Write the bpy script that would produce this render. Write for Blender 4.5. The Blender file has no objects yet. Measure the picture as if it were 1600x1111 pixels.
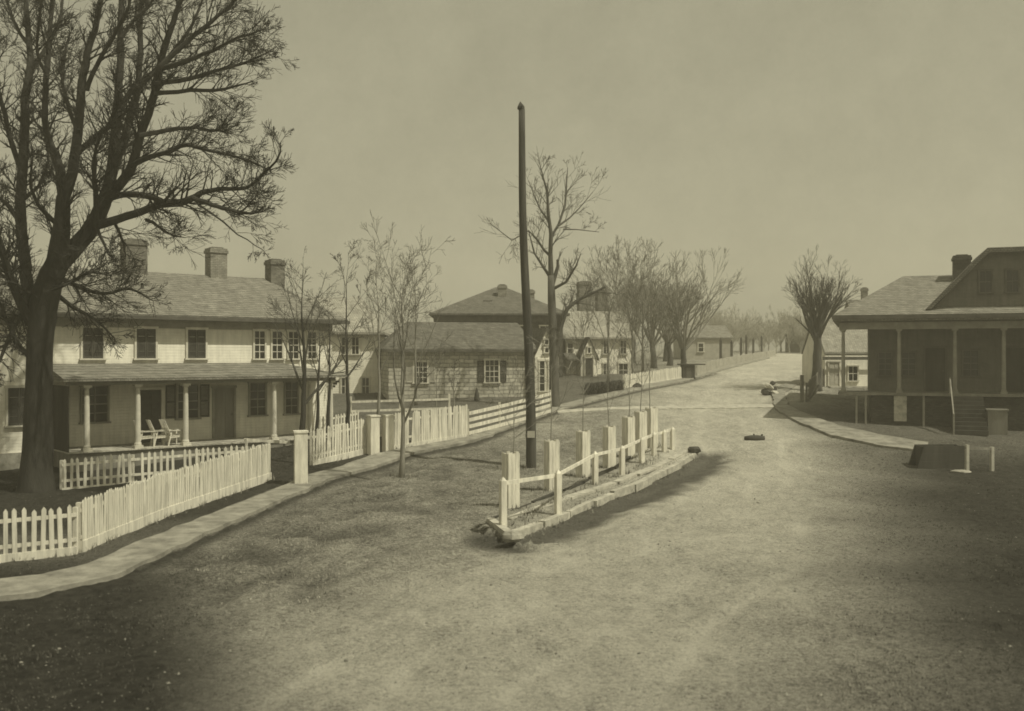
import bpy, math, random
from mathutils import Vector, Matrix, noise
R = math.radians
rnd = random.Random(7)
sc = bpy.context.scene
col = sc.collection
F, CZ, CX, CY = 1500.0, 4.8, 800.0, 555.0

# ------------------------------------------------------------------ terrain profile
PK = [(-60,0),(0,0),(28,0),(34,.07),(39,.25),(45,.9),(55,1.83),(66,2.72),(80,3.62),(100,4.55),(118,5.15),(135,5.5),(170,5.0),(260,0),(700,-20)]
def P(y):
    if y <= PK[0][0]: return PK[0][1]
    for (a, za), (b, zb) in zip(PK, PK[1:]):
        if y <= b:
            return za + (zb-za)*(y-a)/(b-a)
    return PK[-1][1]
def gd(row):                      # distance at which the ground shows on this row
    lo, hi = 5.0, 134.0
    for _ in range(50):
        m = (lo+hi)/2
        if CY + (CZ-P(m))/m*F > row: lo = m
        else: hi = m
    return lo
def gp(px, row):
    d = gd(row); return Vector(((px-CX)/F*d, d, P(d)))
def at(px, row, d): return Vector(((px-CX)/F*d, d, CZ-(row-CY)/F*d))
def zr(row, d): return CZ-(row-CY)/F*d
def xr(px, d): return (px-CX)/F*d
def seg_dist(x, y, pts):
    best = 1e9; side = 0
    for a, b in zip(pts, pts[1:]):
        dx, dy = b[0]-a[0], b[1]-a[1]; l = dx*dx+dy*dy or 1e-9
        t = max(0, min(1, ((x-a[0])*dx+(y-a[1])*dy)/l))
        ex, ey = x-a[0]-t*dx, y-a[1]-t*dy
        d = math.hypot(ex, ey)
        if d < best: best = d; side = dx*ey-dy*ex
    return best, side
def sm(a, b, x):
    t = max(0, min(1, (x-a)/(b-a))); return t*t*(3-2*t)
ISL = [gp(*p) for p in ((778,832),(800,840),(900,797),(1000,748),(1082,711))]
WALK_UP = [(-40,912),(60,903),(140,884),(250,836),(420,770),(480,744),(585,711),(730,684),(860,637),(985,606),(1060,593),(1130,573),(1200,557)]
WALK_LO = [(-40,940),(60,930),(180,903),(330,832),(470,769),(520,748),(640,710),(740,690),(870,643),(990,612),(1065,598),(1135,577),(1203,559.5)]
WL = [gp(*p) for p in WALK_LO]
RW_UP = [(1226,614),(1233,636),(1260,649),(1310,667),(1380,683),(1450,694)]
RW_LO = [(1206,616),(1210,640),(1244,660),(1300,683),(1375,699),(1445,708)]
SW_C = [(gp(*a)+gp(*b))/2 for a, b in zip(WALK_UP, WALK_LO)]
RW_C = [(gp(*a)+gp(*b))/2 for a, b in zip(RW_UP, RW_LO)]
TRACK = [gp(*p) for p in ((700,1110),(900,960),(1080,860),(1130,760),(1140,680),(1120,630),(1180,590),(1235,553))]
def ground(x, y, fine=True):
    z = P(y)
    if y > 75 or abs(x) > 40: return z + noise.noise((x*.05, y*.05, 3))*.25*sm(75, 110, y)*0
    ds, _ = seg_dist(x, y, SW_C); dr, _ = seg_dist(x, y, RW_C)
    m = sm(.9, 2.2, ds)*sm(.8, 1.8, dr)
    # slope just beyond the left boardwalk (a shallow gutter)
    dl, side = seg_dist(x, y, WL)
    if side < 0 and y < 46: z -= .10*math.exp(-((dl-.8)/.8)**2)
    di, sd = seg_dist(x, y, ISL)
    if sd < 0: z -= .22*math.exp(-((di-.7)/.8)**2)*sm(60, 45, y)
    n = noise.noise((x*.22, y*.22, 1))*.11 + noise.noise((x*.7, y*.7, 5))*.06 + noise.noise((x*1.9, y*1.9, 9))*.03
    n += noise.noise((x*5, y*5, 4))*.018
    if side < 0 and dl < 6: n += (noise.noise((x*.55, y*.55, 21))*.26+noise.noise((x*1.3, y*1.3, 22))*.13)*sm(6, 3, dl)*sm(.4, 1.5, dl)*sm(44, 34, y)
    dt, st_ = seg_dist(x, y, TRACK); dt = dt if st_ > 0 else -dt
    for off in (-2.4, -.9, 1.1, 2.6):
        n -= .045*math.exp(-((dt-off-noise.noise((x*.25, y*.25, off))*.7)/.16)**2)*sm(-.15, .25, noise.noise((x*.3, y*.3, off+9)))
    return z + n*m*(.5+.5*sm(70, 20, y))

# ------------------------------------------------------------------ mesh builder
class MB:
    def __init__(s, z0=0.0): s.v = []; s.f = []; s.z0 = z0; s.mi = []
    def add(s, vs, fs):
        b = len(s.v); s.v += [tuple(v) for v in vs]; s.f += [tuple(i+b for i in f) for f in fs]; return s
    def box(s, x0, x1, y0, y1, z0, z1, M=None):
        vs = [Vector((x, y, z)) for z in (z0, z1) for y in (y0, y1) for x in (x0, x1)]
        if M is not None: vs = [M @ v for v in vs]
        return s.add(vs, [(0,2,3,1),(4,5,7,6),(0,1,5,4),(2,6,7,3),(1,3,7,5),(0,4,6,2)])
    def beam(s, p, q, w, h, up=(0,0,1)):
        p, q = Vector(p), Vector(q); d = (q-p).normalized(); up = Vector(up)
        a = d.cross(up)
        if a.length < 1e-4: a = d.cross(Vector((1,0,0)))
        a.normalize(); b = a.cross(d).normalized()
        vs = [c + a*i*w/2 + b*j*h/2 for c in (p, q) for j in (-1, 1) for i in (-1, 1)]
        return s.add(vs, [(0,1,3,2),(4,6,7,5),(0,4,5,1),(2,3,7,6),(0,2,6,4),(1,5,7,3)])
    def extrude(s, poly, vec):
        n = len(poly); vec = Vector(vec); poly = [Vector(p) for p in poly]
        vs = poly+[p+vec for p in poly]
        return s.add(vs, [tuple(range(n)), tuple(range(2*n-1, n-1, -1))]+[(i, i+n, (i+1) % n+n, (i+1) % n) for i in range(n)])
    def tube(s, pts, rad, n=6, cap=True):
        pts = [Vector(p) for p in pts]; b = len(s.v); ref = None
        for i, p in enumerate(pts):
            d = (pts[min(i+1, len(pts)-1)]-pts[max(i-1, 0)]).normalized()
            if ref is None: ref = d.orthogonal().normalized()
            ref = (ref - d*ref.dot(d))
            if ref.length < 1e-5: ref = d.orthogonal()
            ref.normalize(); bi = d.cross(ref)
            for k in range(n):
                a = 2*math.pi*k/n
                q = p + (ref*math.cos(a)+bi*math.sin(a))*rad[i]; s.v.append((q.x, q.y, q.z))
        for i in range(len(pts)-1):
            for k in range(n):
                k2 = (k+1) % n
                s.f.append((b+i*n+k, b+i*n+k2, b+(i+1)*n+k2, b+(i+1)*n+k))
        if cap:
            s.f.append(tuple(b+k for k in range(n-1, -1, -1))); e = b+(len(pts)-1)*n
            s.f.append(tuple(e+k for k in range(n)))
        return s
    def lathe(s, prof, n=12, c=(0,0,0)):
        c = Vector(c); return s.tube([c+Vector((0,0,z)) for r, z in prof], [r for r, z in prof], n)
    def build(s, name, mat, parent=None, smooth=False, fix=True):
        me = bpy.data.meshes.new(name)
        vs = [(x, y, z-s.z0) for x, y, z in s.v] if s.z0 else s.v
        me.from_pydata(vs, [], s.f); me.validate()
        if fix:
            import bmesh
            bm = bmesh.new(); bm.from_mesh(me); bmesh.ops.recalc_face_normals(bm, faces=bm.faces); bm.to_mesh(me); bm.free()
        me.materials.append(mat)
        if smooth: me.polygons.foreach_set('use_smooth', [True]*len(me.polygons))
        o = bpy.data.objects.new(name, me); col.objects.link(o)
        if parent is not None: o.parent = parent
        return o
def tag(o, label=None, cat=None, group=None, kind=None):
    if label: o['label'] = label
    if cat: o['category'] = cat
    if group: o['group'] = group
    if kind: o['kind'] = kind
    return o
def thing(name, loc, label, cat, rz=0.0, group=None):
    o = bpy.data.objects.new(name, None); col.objects.link(o); o.empty_display_size = .3
    o.location = loc; o.rotation_euler = (0, 0, rz); return tag(o, label, cat, group)
def dup(root, loc, label, rz=0.0, s=1.0):
    r = root.copy(); col.objects.link(r); r.location = loc; r.rotation_euler = (0, 0, rz); r.scale = (s, s, s); r['label'] = label
    for ch in list(root.children):
        c = ch.copy(); col.objects.link(c); c.parent = r
        for g in list(ch.children):
            d = g.copy(); col.objects.link(d); d.parent = c
    return r

# ------------------------------------------------------------------ materials
T = (1.0, .967, .85)      # everything seen through the old print has this cast
def gray(v): return (v*T[0], v*T[1], v*T[2], 1)
def newmat(name):
    m = bpy.data.materials.new(name); m.use_nodes = True; nt = m.node_tree; nt.nodes.clear()
    o = nt.nodes.new('ShaderNodeOutputMaterial'); b = nt.nodes.new('ShaderNodeBsdfPrincipled')
    b.inputs['Roughness'].default_value = .85; b.inputs['Specular IOR Level'].default_value = .25
    nt.links.new(b.outputs[0], o.inputs[0]); return m, nt, b
def N(nt, t, **k):
    n = nt.nodes.new(t)
    for a, v in k.items():
        if a.startswith('i_'): n.inputs[a[2:].replace('_', ' ')].default_value = v
        else: setattr(n, a, v)
    return n
def noisy(nt, vec, scale, detail=5, rough=.6):
    n = N(nt, 'ShaderNodeTexNoise'); n.inputs['Scale'].default_value = scale; n.inputs['Detail'].default_value = detail; n.inputs['Roughness'].default_value = rough
    nt.links.new(vec, n.inputs['Vector']); return n
def ramp(nt, fac, stops):
    r = N(nt, 'ShaderNodeValToRGB'); e = r.color_ramp.elements
    e[0].position, e[0].color = stops[0][0], stops[0][1]; e[1].position, e[1].color = stops[-1][0], stops[-1][1]
    for p, c in stops[1:-1]:
        q = e.new(p); q.color = c
    nt.links.new(fac, r.inputs[0]); return r
def bump(nt, b, h, strength, dist=.02, prev=None):
    n = N(nt, 'ShaderNodeBump'); n.inputs['Strength'].default_value = strength; n.inputs['Distance'].default_value = dist
    nt.links.new(h, n.inputs['Height'])
    if prev: nt.links.new(prev.outputs[0], n.inputs['Normal'])
    nt.links.new(n.outputs[0], b.inputs['Normal']); return n
def simple(name, lo, hi, scale=3.0, stretch=(1,1,1), bs=.3, rough=.85, detail=6):
    m, nt, b = newmat(name); tc = N(nt, 'ShaderNodeTexCoord'); mp = N(nt, 'ShaderNodeMapping'); mp.inputs['Scale'].default_value = stretch
    nt.links.new(tc.outputs['Object'], mp.inputs[0])
    n = noisy(nt, mp.outputs[0], scale, detail, .65)
    r = ramp(nt, n.outputs['Fac'], [(.3, gray(lo)), (.7, gray(hi))]); nt.links.new(r.outputs[0], b.inputs['Base Color'])
    b.inputs['Roughness'].default_value = rough
    n2 = noisy(nt, mp.outputs[0], scale*6, 3); bump(nt, b, n2.outputs['Fac'], bs, .02)
    return m
def boards(name, lo, hi, pitch=.13, bs=.9):
    """painted horizontal weatherboards"""
    m, nt, b = newmat(name); tc = N(nt, 'ShaderNodeTexCoord')
    sep = N(nt, 'ShaderNodeSeparateXYZ'); nt.links.new(tc.outputs['Object'], sep.inputs[0])
    mu = N(nt, 'ShaderNodeMath', operation='DIVIDE'); nt.links.new(sep.outputs['Z'], mu.inputs[0]); mu.inputs[1].default_value = pitch
    fr = N(nt, 'ShaderNodeMath', operation='FRACT'); nt.links.new(mu.outputs[0], fr.inputs[0])
    inv = N(nt, 'ShaderNodeMath', operation='SUBTRACT'); inv.inputs[0].default_value = 1; nt.links.new(fr.outputs[0], inv.inputs[1])
    n = noisy(nt, tc.outputs['Object'], 1.3, 8, .7)
    mp = N(nt, 'ShaderNodeMapping'); mp.inputs['Scale'].default_value = (6, 6, .5); nt.links.new(tc.outputs['Object'], mp.inputs[0])
    n2 = noisy(nt, mp.outputs[0], 1.0, 6, .7)
    mx = N(nt, 'ShaderNodeMath', operation='ADD'); nt.links.new(n.outputs['Fac'], mx.inputs[0]); nt.links.new(n2.outputs['Fac'], mx.inputs[1])
    hf = N(nt, 'ShaderNodeMath', operation='MULTIPLY'); nt.links.new(mx.outputs[0], hf.inputs[0]); hf.inputs[1].default_value = .5
    r = ramp(nt, hf.outputs[0], [(.35, gray(lo)), (.6, gray(hi))]); nt.links.new(r.outputs[0], b.inputs['Base Color'])
    bump(nt, b, inv.outputs[0], bs, .03); return m
def bricky(name, c1, c2, mortar, bw, bh, msz, bs=.8, var=1.0, offx=(1,1,0)):
    m, nt, b = newmat(name); tc = N(nt, 'ShaderNodeTexCoord')
    sep = N(nt, 'ShaderNodeSeparateXYZ'); nt.links.new(tc.outputs['Object'], sep.inputs[0])
    ad = N(nt, 'ShaderNodeMath', operation='ADD'); nt.links.new(sep.outputs['X'], ad.inputs[0]); nt.links.new(sep.outputs['Y'], ad.inputs[1])
    cb = N(nt, 'ShaderNodeCombineXYZ')
    wob = noisy(nt, tc.outputs['Object'], 1.7, 3); ws = N(nt, 'ShaderNodeMath', operation='MULTIPLY'); nt.links.new(wob.outputs['Fac'], ws.inputs[0]); ws.inputs[1].default_value = .10*var
    za = N(nt, 'ShaderNodeMath', operation='ADD'); nt.links.new(sep.outputs['Z'], za.inputs[0]); nt.links.new(ws.outputs[0], za.inputs[1])
    nt.links.new(ad.outputs[0], cb.inputs[0]); nt.links.new(za.outputs[0], cb.inputs[1])
    bt = N(nt, 'ShaderNodeTexBrick'); nt.links.new(cb.outputs[0], bt.inputs['Vector'])
    bt.inputs['Color1'].default_value = gray(c1); bt.inputs['Color2'].default_value = gray(c2); bt.inputs['Mortar'].default_value = gray(mortar)
    bt.inputs['Scale'].default_value = 1; bt.inputs['Brick Width'].default_value = bw; bt.inputs['Row Height'].default_value = bh; bt.inputs['Mortar Size'].default_value = msz
    bt.inputs['Bias'].default_value = 0
    n = noisy(nt, tc.outputs['Object'], 2.2, 8, .75)
    mx = N(nt, 'ShaderNodeMix', data_type='RGBA', blend_type='MULTIPLY'); mx.inputs[0].default_value = .9
    r = ramp(nt, n.outputs['Fac'], [(.3, (.55,.55,.55,1)), (.68, (1.25,1.25,1.25,1))])
    nt.links.new(bt.outputs['Color'], mx.inputs[6]); nt.links.new(r.outputs[0], mx.inputs[7]); nt.links.new(mx.outputs[2], b.inputs['Base Color'])
    iv = N(nt, 'ShaderNodeMath', operation='SUBTRACT'); iv.inputs[0].default_value = 1; nt.links.new(bt.outputs['Fac'], iv.inputs[1])
    b1 = bump(nt, b, iv.outputs[0], bs, .03); n3 = noisy(nt, tc.outputs['Object'], 14, 4); bump(nt, b, n3.outputs['Fac'], .5, .03, b1)
    return m
M = {}
M['white'] = boards('white_weatherboard', .56, .80)
M['grayboard'] = boards('gray_shaded_weatherboard', .10, .17, .16)  # gray boards, darkened so the right building's gable reads as shaded
M['trim'] = simple('aged_white_trim', .48, .70, 2.5)
M['graytrim'] = simple('gray_trim', .20, .32, 2.5)
M['darktrim'] = simple('dark_trim', .07, .13, 2.5)
M['picket'] = simple('whitewashed_pickets', .42, .84, 7, (1,1,.12), .5)
M['box'] = simple('whitewashed_boards', .48, .86, 5.0, (1,1,.2), .6)
M['shutter'] = simple('dark_shutter', .045, .085, 4)
M['paleshut'] = simple('pale_shutter', .35, .5, 4)
M['shingle'] = bricky('weathered_shingles', .21, .30, .11, .16, .10, .012, .9)
M['shingle_pale'] = bricky('bleached_shingles', .34, .46, .22, .16, .10, .012, .9)
M['shingle_dark'] = bricky('dark_shingles', .13, .20, .07, .16, .10, .012, .9)
M['stone'] = bricky('coursed_limestone', .40, .58, .26, .62, .24, .022, 1.0, 1.4)
M['brick'] = bricky('old_brick', .13, .24, .20, .23, .085, .012)
M['brickpale'] = bricky('pale_brick', .26, .36, .20, .23, .085, .012)
M['darkwall'] = bricky('dark_brick_wall', .06, .11, .08, .23, .085, .012)
M['wood'] = simple('weathered_wood', .13, .27, 2.0, (1,1,.2), .5)
M['darkwood'] = simple('dark_wood', .035, .075, 2.0, (1,1,.2), .5)
M['plank'] = simple('worn_planks', .13, .36, 1.9, (1,1,1), .9)
M['plankpale'] = simple('pale_planks', .26, .58, 3.6, (1,1,1), .6)
M['bark'] = simple('bark', .02, .055, 5, (1,1,.25), .9)
M['twig'] = simple('twigs', .05, .10, 2, (1,1,1), .2)
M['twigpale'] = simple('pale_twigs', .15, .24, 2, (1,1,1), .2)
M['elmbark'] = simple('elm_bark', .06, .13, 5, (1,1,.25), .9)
M['hazetwig'] = simple('far_twigs', .32, .42, 2, (1,1,1), .2)  # distance haze put into the colour: twigs lightened
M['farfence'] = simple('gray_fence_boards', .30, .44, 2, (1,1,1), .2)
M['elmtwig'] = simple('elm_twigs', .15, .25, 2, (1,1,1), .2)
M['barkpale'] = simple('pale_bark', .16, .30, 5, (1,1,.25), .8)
M['pole'] = simple('weathered_pole', .025, .095, 7, (1,1,.07), 1.0)
M['rock'] = simple('rock', .20, .42, 4, (1,1,1), .8)
M['palestone'] = simple('pale_stone', .5, .72, 4, (1,1,1), .8)
M['gravel'] = simple('gravel_stones', .10, .30, .7, (1,1,1), .3)
M['darkrock'] = simple('dark_rock', .04, .10, 4, (1,1,1), .8)
M['skin'] = simple('skin', .30, .36, 4, (1,1,1), .1)
M['hat'] = simple('felt_hat', .05, .08, 8, (1,1,1), .2)
M['shirt'] = simple('pale_shirt', .5, .65, 8, (1,1,1), .3)
M['trouser'] = simple('dark_trousers', .03, .06, 8, (1,1,1), .3)
m, nt, b = newmat('window_glass'); b.inputs['Base Color'].default_value = gray(.02); b.inputs['Roughness'].default_value = .12; b.inputs['Specular IOR Level'].default_value = .5
tc = N(nt, 'ShaderNodeTexCoord'); nn = noisy(nt, tc.outputs['Object'], 1.4, 2); bump(nt, b, nn.outputs['Fac'], .12, .05); M['glass'] = m

def ground_mat():
    m, nt, b = newmat('earth_and_dead_grass'); tc = N(nt, 'ShaderNodeTexCoord'); vec = tc.outputs['Object']; b.inputs['Roughness'].default_value = .95; b.inputs['Specular IOR Level'].default_value = .1
    aw = N(nt, 'ShaderNodeAttribute', attribute_name='wear'); am = N(nt, 'ShaderNodeAttribute', attribute_name='mud_shade')  # dark ground attribute: real bare earth plus painted-in shade
    big = noisy(nt, vec, .35, 6, .6)
    mp = N(nt, 'ShaderNodeMapping'); mp.inputs['Scale'].default_value = (1, .6, 1); mp.inputs['Rotation'].default_value = (0, 0, R(-35)); nt.links.new(vec, mp.inputs[0])
    mid = noisy(nt, mp.outputs[0], 2.1, 8, .72); fine = noisy(nt, vec, 11, 7, .8)
    def math_(op, a, c, v=None):
        q = N(nt, 'ShaderNodeMath', operation=op); nt.links.new(a, q.inputs[0])
        if c is not None: nt.links.new(c, q.inputs[1])
        else: q.inputs[1].default_value = v
        return q.outputs[0]
    vf = noisy(nt, vec, 42, 3, .7)
    s = math_('MULTIPLY', big.outputs['Fac'], None, .55)
    s = math_('ADD', s, math_('MULTIPLY', mid.outputs['Fac'], None, .75))
    s = math_('ADD', s, math_('MULTIPLY', aw.outputs['Fac'], None, .34))
    s = math_('ADD', s, math_('MULTIPLY', math_('SUBTRACT', fine.outputs['Fac'], None, .5), None, 1.7))
    s = math_('ADD', s, math_('MULTIPLY', math_('SUBTRACT', vf.outputs['Fac'], None, .5), None, 1.5))
    rp = ramp(nt, s, [(.50, gray(.075)), (.72, gray(.15)), (.92, gray(.245)), (1.0, gray(.30))])
    # ramp input is clamped at 1: bring it into range
    sc_ = N(nt, 'ShaderNodeMapRange'); sc_.inputs['From Min'].default_value = .42; sc_.inputs['From Max'].default_value = 1.18
    nt.links.new(s, sc_.inputs[0])
    rp2 = ramp(nt, sc_.outputs[0], [(0, gray(.08)), (.25, gray(.21)), (.55, gray(.40)), (1, gray(.64))])
    nt.nodes.remove(rp)
    mx = N(nt, 'ShaderNodeMix', data_type='RGBA'); mud_shade_n = noisy(nt, vec, 5, 6, .7); mr = ramp(nt, mud_shade_n.outputs['Fac'], [(.3, gray(.025)), (.7, gray(.075))])
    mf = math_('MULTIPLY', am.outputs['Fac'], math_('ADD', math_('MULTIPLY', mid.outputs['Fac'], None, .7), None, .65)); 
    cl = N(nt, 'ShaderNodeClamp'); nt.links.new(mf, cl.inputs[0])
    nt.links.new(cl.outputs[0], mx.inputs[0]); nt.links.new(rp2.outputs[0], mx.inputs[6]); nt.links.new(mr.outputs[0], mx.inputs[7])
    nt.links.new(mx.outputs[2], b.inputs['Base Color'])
    b1 = bump(nt, b, mid.outputs['Fac'], .8, .25); bump(nt, b, fine.outputs['Fac'], 1.0, .09, b1)
    return m
M['ground'] = ground_mat()

# ------------------------------------------------------------------ ground sheet
def axis(a, b, step, far, grow=1.16):
    xs = [a]; x = a
    while x < b: x += step; xs.append(x)
    s = step
    while xs[-1] < far: s *= grow; xs.append(xs[-1]+s)
    s = step; lo = [a]
    return xs
xs_r = axis(0, 24, .16, 420); xs = sorted([-x for x in xs_r[1:]]+xs_r)
ys = axis(9, 62, .16, 700, 1.07); ys = [-80, -40, -20, -8, -2, 2, 4.5, 6, 7, 8, 8.5]+ys
MUD = [gp(*p) for p in ((775,848),(850,856),(930,830),(1010,790),(1070,755),(1100,730))]
YARD = [gp(*p) for p in ((0,760),(150,775),(330,730))]
verts = []; wear = []; mud_shade = []
def soil(x, y):
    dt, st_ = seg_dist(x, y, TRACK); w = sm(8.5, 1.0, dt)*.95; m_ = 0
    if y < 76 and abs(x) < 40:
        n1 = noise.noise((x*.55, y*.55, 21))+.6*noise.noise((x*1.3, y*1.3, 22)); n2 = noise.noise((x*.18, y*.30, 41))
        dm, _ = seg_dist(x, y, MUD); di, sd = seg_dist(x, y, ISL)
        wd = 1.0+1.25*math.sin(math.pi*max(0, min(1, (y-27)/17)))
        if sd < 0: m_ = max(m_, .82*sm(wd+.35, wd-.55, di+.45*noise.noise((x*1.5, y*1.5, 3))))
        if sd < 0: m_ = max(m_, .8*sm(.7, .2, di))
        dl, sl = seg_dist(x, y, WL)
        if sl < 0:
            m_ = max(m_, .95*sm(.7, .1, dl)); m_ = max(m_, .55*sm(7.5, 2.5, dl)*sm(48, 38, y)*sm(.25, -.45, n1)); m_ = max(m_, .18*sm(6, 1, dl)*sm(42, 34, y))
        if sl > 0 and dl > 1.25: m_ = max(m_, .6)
        dy, _ = seg_dist(x, y, YARD); m_ = max(m_, sm(9, 5, dy)*1.0 if sl > 0 and dl > 1.3 else 0)  # shade under the big tree painted into the yard ground
        # lens falloff and shade painted into the soil colour, right side and lower left
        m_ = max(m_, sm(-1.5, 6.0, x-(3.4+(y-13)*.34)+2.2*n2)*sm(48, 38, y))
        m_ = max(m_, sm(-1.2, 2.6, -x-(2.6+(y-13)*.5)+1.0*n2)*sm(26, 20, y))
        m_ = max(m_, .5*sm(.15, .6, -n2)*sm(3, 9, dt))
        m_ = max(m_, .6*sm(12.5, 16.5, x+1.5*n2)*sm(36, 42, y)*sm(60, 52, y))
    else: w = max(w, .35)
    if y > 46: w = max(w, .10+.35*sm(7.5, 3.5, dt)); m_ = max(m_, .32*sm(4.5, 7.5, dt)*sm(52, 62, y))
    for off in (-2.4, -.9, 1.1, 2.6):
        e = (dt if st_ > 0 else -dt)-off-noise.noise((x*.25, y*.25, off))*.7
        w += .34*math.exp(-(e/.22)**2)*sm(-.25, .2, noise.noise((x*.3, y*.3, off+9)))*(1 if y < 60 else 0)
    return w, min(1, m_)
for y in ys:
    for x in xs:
        verts.append((x, y, ground(x, y))); w, m_ = soil(x, y); wear.append(w); mud_shade.append(m_)
nx = len(xs)
faces = [(j*nx+i, j*nx+i+1, (j+1)*nx+i+1, (j+1)*nx+i) for j in range(len(ys)-1) for i in range(nx-1)]
me = bpy.data.meshes.new('ground'); me.from_pydata(verts, [], faces)
a = me.attributes.new('wear', 'FLOAT', 'POINT'); a.data.foreach_set('value', wear)
a = me.attributes.new('mud_shade', 'FLOAT', 'POINT'); a.data.foreach_set('value', mud_shade)
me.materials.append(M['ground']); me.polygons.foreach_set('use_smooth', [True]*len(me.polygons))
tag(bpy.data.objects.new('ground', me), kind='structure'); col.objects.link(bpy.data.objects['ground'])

def ribbon(name, up, lo, mat, th=.10, sink=.3, planks=0.0):
    U = [gp(*p) for p in up]; L = [gp(*p) for p in lo]
    def res(pts, n):
        d = [0]
        for a, b in zip(pts, pts[1:]): d.append(d[-1]+(b-a).length)
        out = []
        for i in range(n):
            t = d[-1]*i/(n-1); k = 0
            while k < len(d)-2 and d[k+1] < t: k += 1
            out.append(pts[k].lerp(pts[k+1], (t-d[k])/max(1e-6, d[k+1]-d[k])))
        return out
    tot = sum((b-a).length for a, b in zip(U, U[1:])); n = max(4, int(tot/(planks or .3)))
    A, B = res(U, n), res(L, n); mb = MB()
    for q in A+B: q.x += noise.noise((q.x*1.3, q.y*1.3, 6))*.12; q.y += noise.noise((q.x*1.3, q.y*1.3, 16))*.12
    r2 = random.Random(len(name))
    if planks:
        for i in range(n-1):
            g = .06; dz = r2.uniform(-.012, .012); e1, e2 = r2.uniform(-.05, .05), r2.uniform(-.05, .05)
            q = [A[i].lerp(A[i+1], g), A[i].lerp(A[i+1], 1-g), B[i].lerp(B[i+1], 1-g), B[i].lerp(B[i+1], g)]
            q[0] = q[0].lerp(q[3], e1/2); q[1] = q[1].lerp(q[2], e1/2); q[2] = q[2].lerp(q[1], e2/2); q[3] = q[3].lerp(q[0], e2/2)
            q = [Vector((p.x, p.y, P(p.y)+th+dz)) for p in q]
            mb.extrude([p-Vector((0,0,.07)) for p in q], (0,0,.07))
        A2, B2 = [a.lerp(b, .06) for a, b in zip(A, B)], [b.lerp(a, .06) for a, b in zip(A, B)]; A, B = A2, B2; th -= .085
    vs = []
    for a, b in zip(A, B):
        vs += [(a.x, a.y, P(a.y)+th), (b.x, b.y, P(b.y)+th), (a.x, a.y, P(a.y)-sink), (b.x, b.y, P(b.y)-sink)]
    fs = []
    for i in range(len(A)-1):
        k = 4*i; fs += [(k, k+1, k+5, k+4), (k, k+4, k+6, k+2), (k+1, k+3, k+7, k+5)]
    fs += [(0, 2, 3, 1), (4*len(A)-4, 4*len(A)-3, 4*len(A)-1, 4*len(A)-2)]
    mb.add(vs, fs)
    return tag(mb.build(name, mat), kind='structure')
ribbon('sidewalk', WALK_UP, WALK_LO, M['plank'], .08, .3, 0)
ribbon('sidewalk_right', RW_UP, RW_LO, M['plank'], .12, .3, 0)
ribbon('crosswalk', [(870,641.5),(960,636.5),(1208,632)], [(872,645.5),(960,640.5),(1209,637)], M['plankpale'], .05, .2)
ribbon('path', [(1209,612),(1222,602),(1262,586)], [(1225,614),(1238,606),(1272,590)], M['plank'], .06, .2)

# ------------------------------------------------------------------ house kit
AX = {'front': ((1,0,0), (0,-1,0)), 'right': ((0,1,0), (1,0,0)), 'left': ((0,-1,0), (-1,0,0)), 'back': ((-1,0,0), (0,1,0))}
def window(parent, c, w, h, side='front', cols=2, rows=2, shutters=None, z0=0, frame='trim', name='window', smat='shutter', pane='glass'):
    al, out = Vector(AX[side][0]), Vector(AX[side][1]); c = Vector(c)
    Mx = Matrix((( al.x, out.x, 0, c.x), (al.y, out.y, 0, c.y), (0, 0, 1, c.z), (0,0,0,1)))   # local: along, outwards, up; c = bottom centre
    fw = .09
    mb = MB(z0)
    mb.box(-w/2-fw, -w/2, -.02, .07, 0, h, Mx).box(w/2, w/2+fw, -.02, .07, 0, h, Mx)
    mb.box(-w/2-fw-.03, w/2+fw+.03, -.02, .09, h, h+.11, Mx)
    for i in range(1, cols): mb.box(-w/2+w*i/cols-.018, -w/2+w*i/cols+.018, .012, .04, 0, h, Mx)
    for j in range(1, rows):
        t = .022 if j*2 == rows else .016
        mb.box(-w/2, w/2, .013, .043, h*j/rows-t, h*j/rows+t, Mx)
    fr = mb.build(name, M[frame], parent)
    if pane: MB(z0).box(-w/2, w/2, -.02, .012, 0, h, Mx).build('pane', M[pane], fr)
    if name == 'window': MB(z0).box(-w/2-fw-.05, w/2+fw+.05, -.02, .13, -.07, 0, Mx).build('sill', M[frame], fr)
    if shutters:
        for s in (-1, 1):
            mb = MB(z0)
            if shutters == 'open': a, b2 = s*(w/2+fw+.01), s*(w/2+fw+.01+w/2)
            else: a, b2 = s*.01, s*(w/2-.005)
            a, b2 = min(a, b2), max(a, b2); y0, y1 = (.0, .05) if shutters == 'open' else (.045, .075)
            mb.box(a, a+.06, y0, y1, .01, h-.01, Mx).box(b2-.06, b2, y0, y1, .01, h-.01, Mx)
            for zz in (.01, h/2-.04, h-.09): mb.box(a+.06, b2-.06, y0, y1-.003, zz, zz+.08, Mx)
            k = 0; zz = .09
            while zz < h-.1:
                if not (h/2-.05 < zz < h/2+.03):
                    mb.box(a+.06, b2-.06, y0+.005, y1-.015, zz, zz+.035, Mx)
                zz += .055
            mb.build('shutter', M[smat], fr)
    return fr
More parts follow.
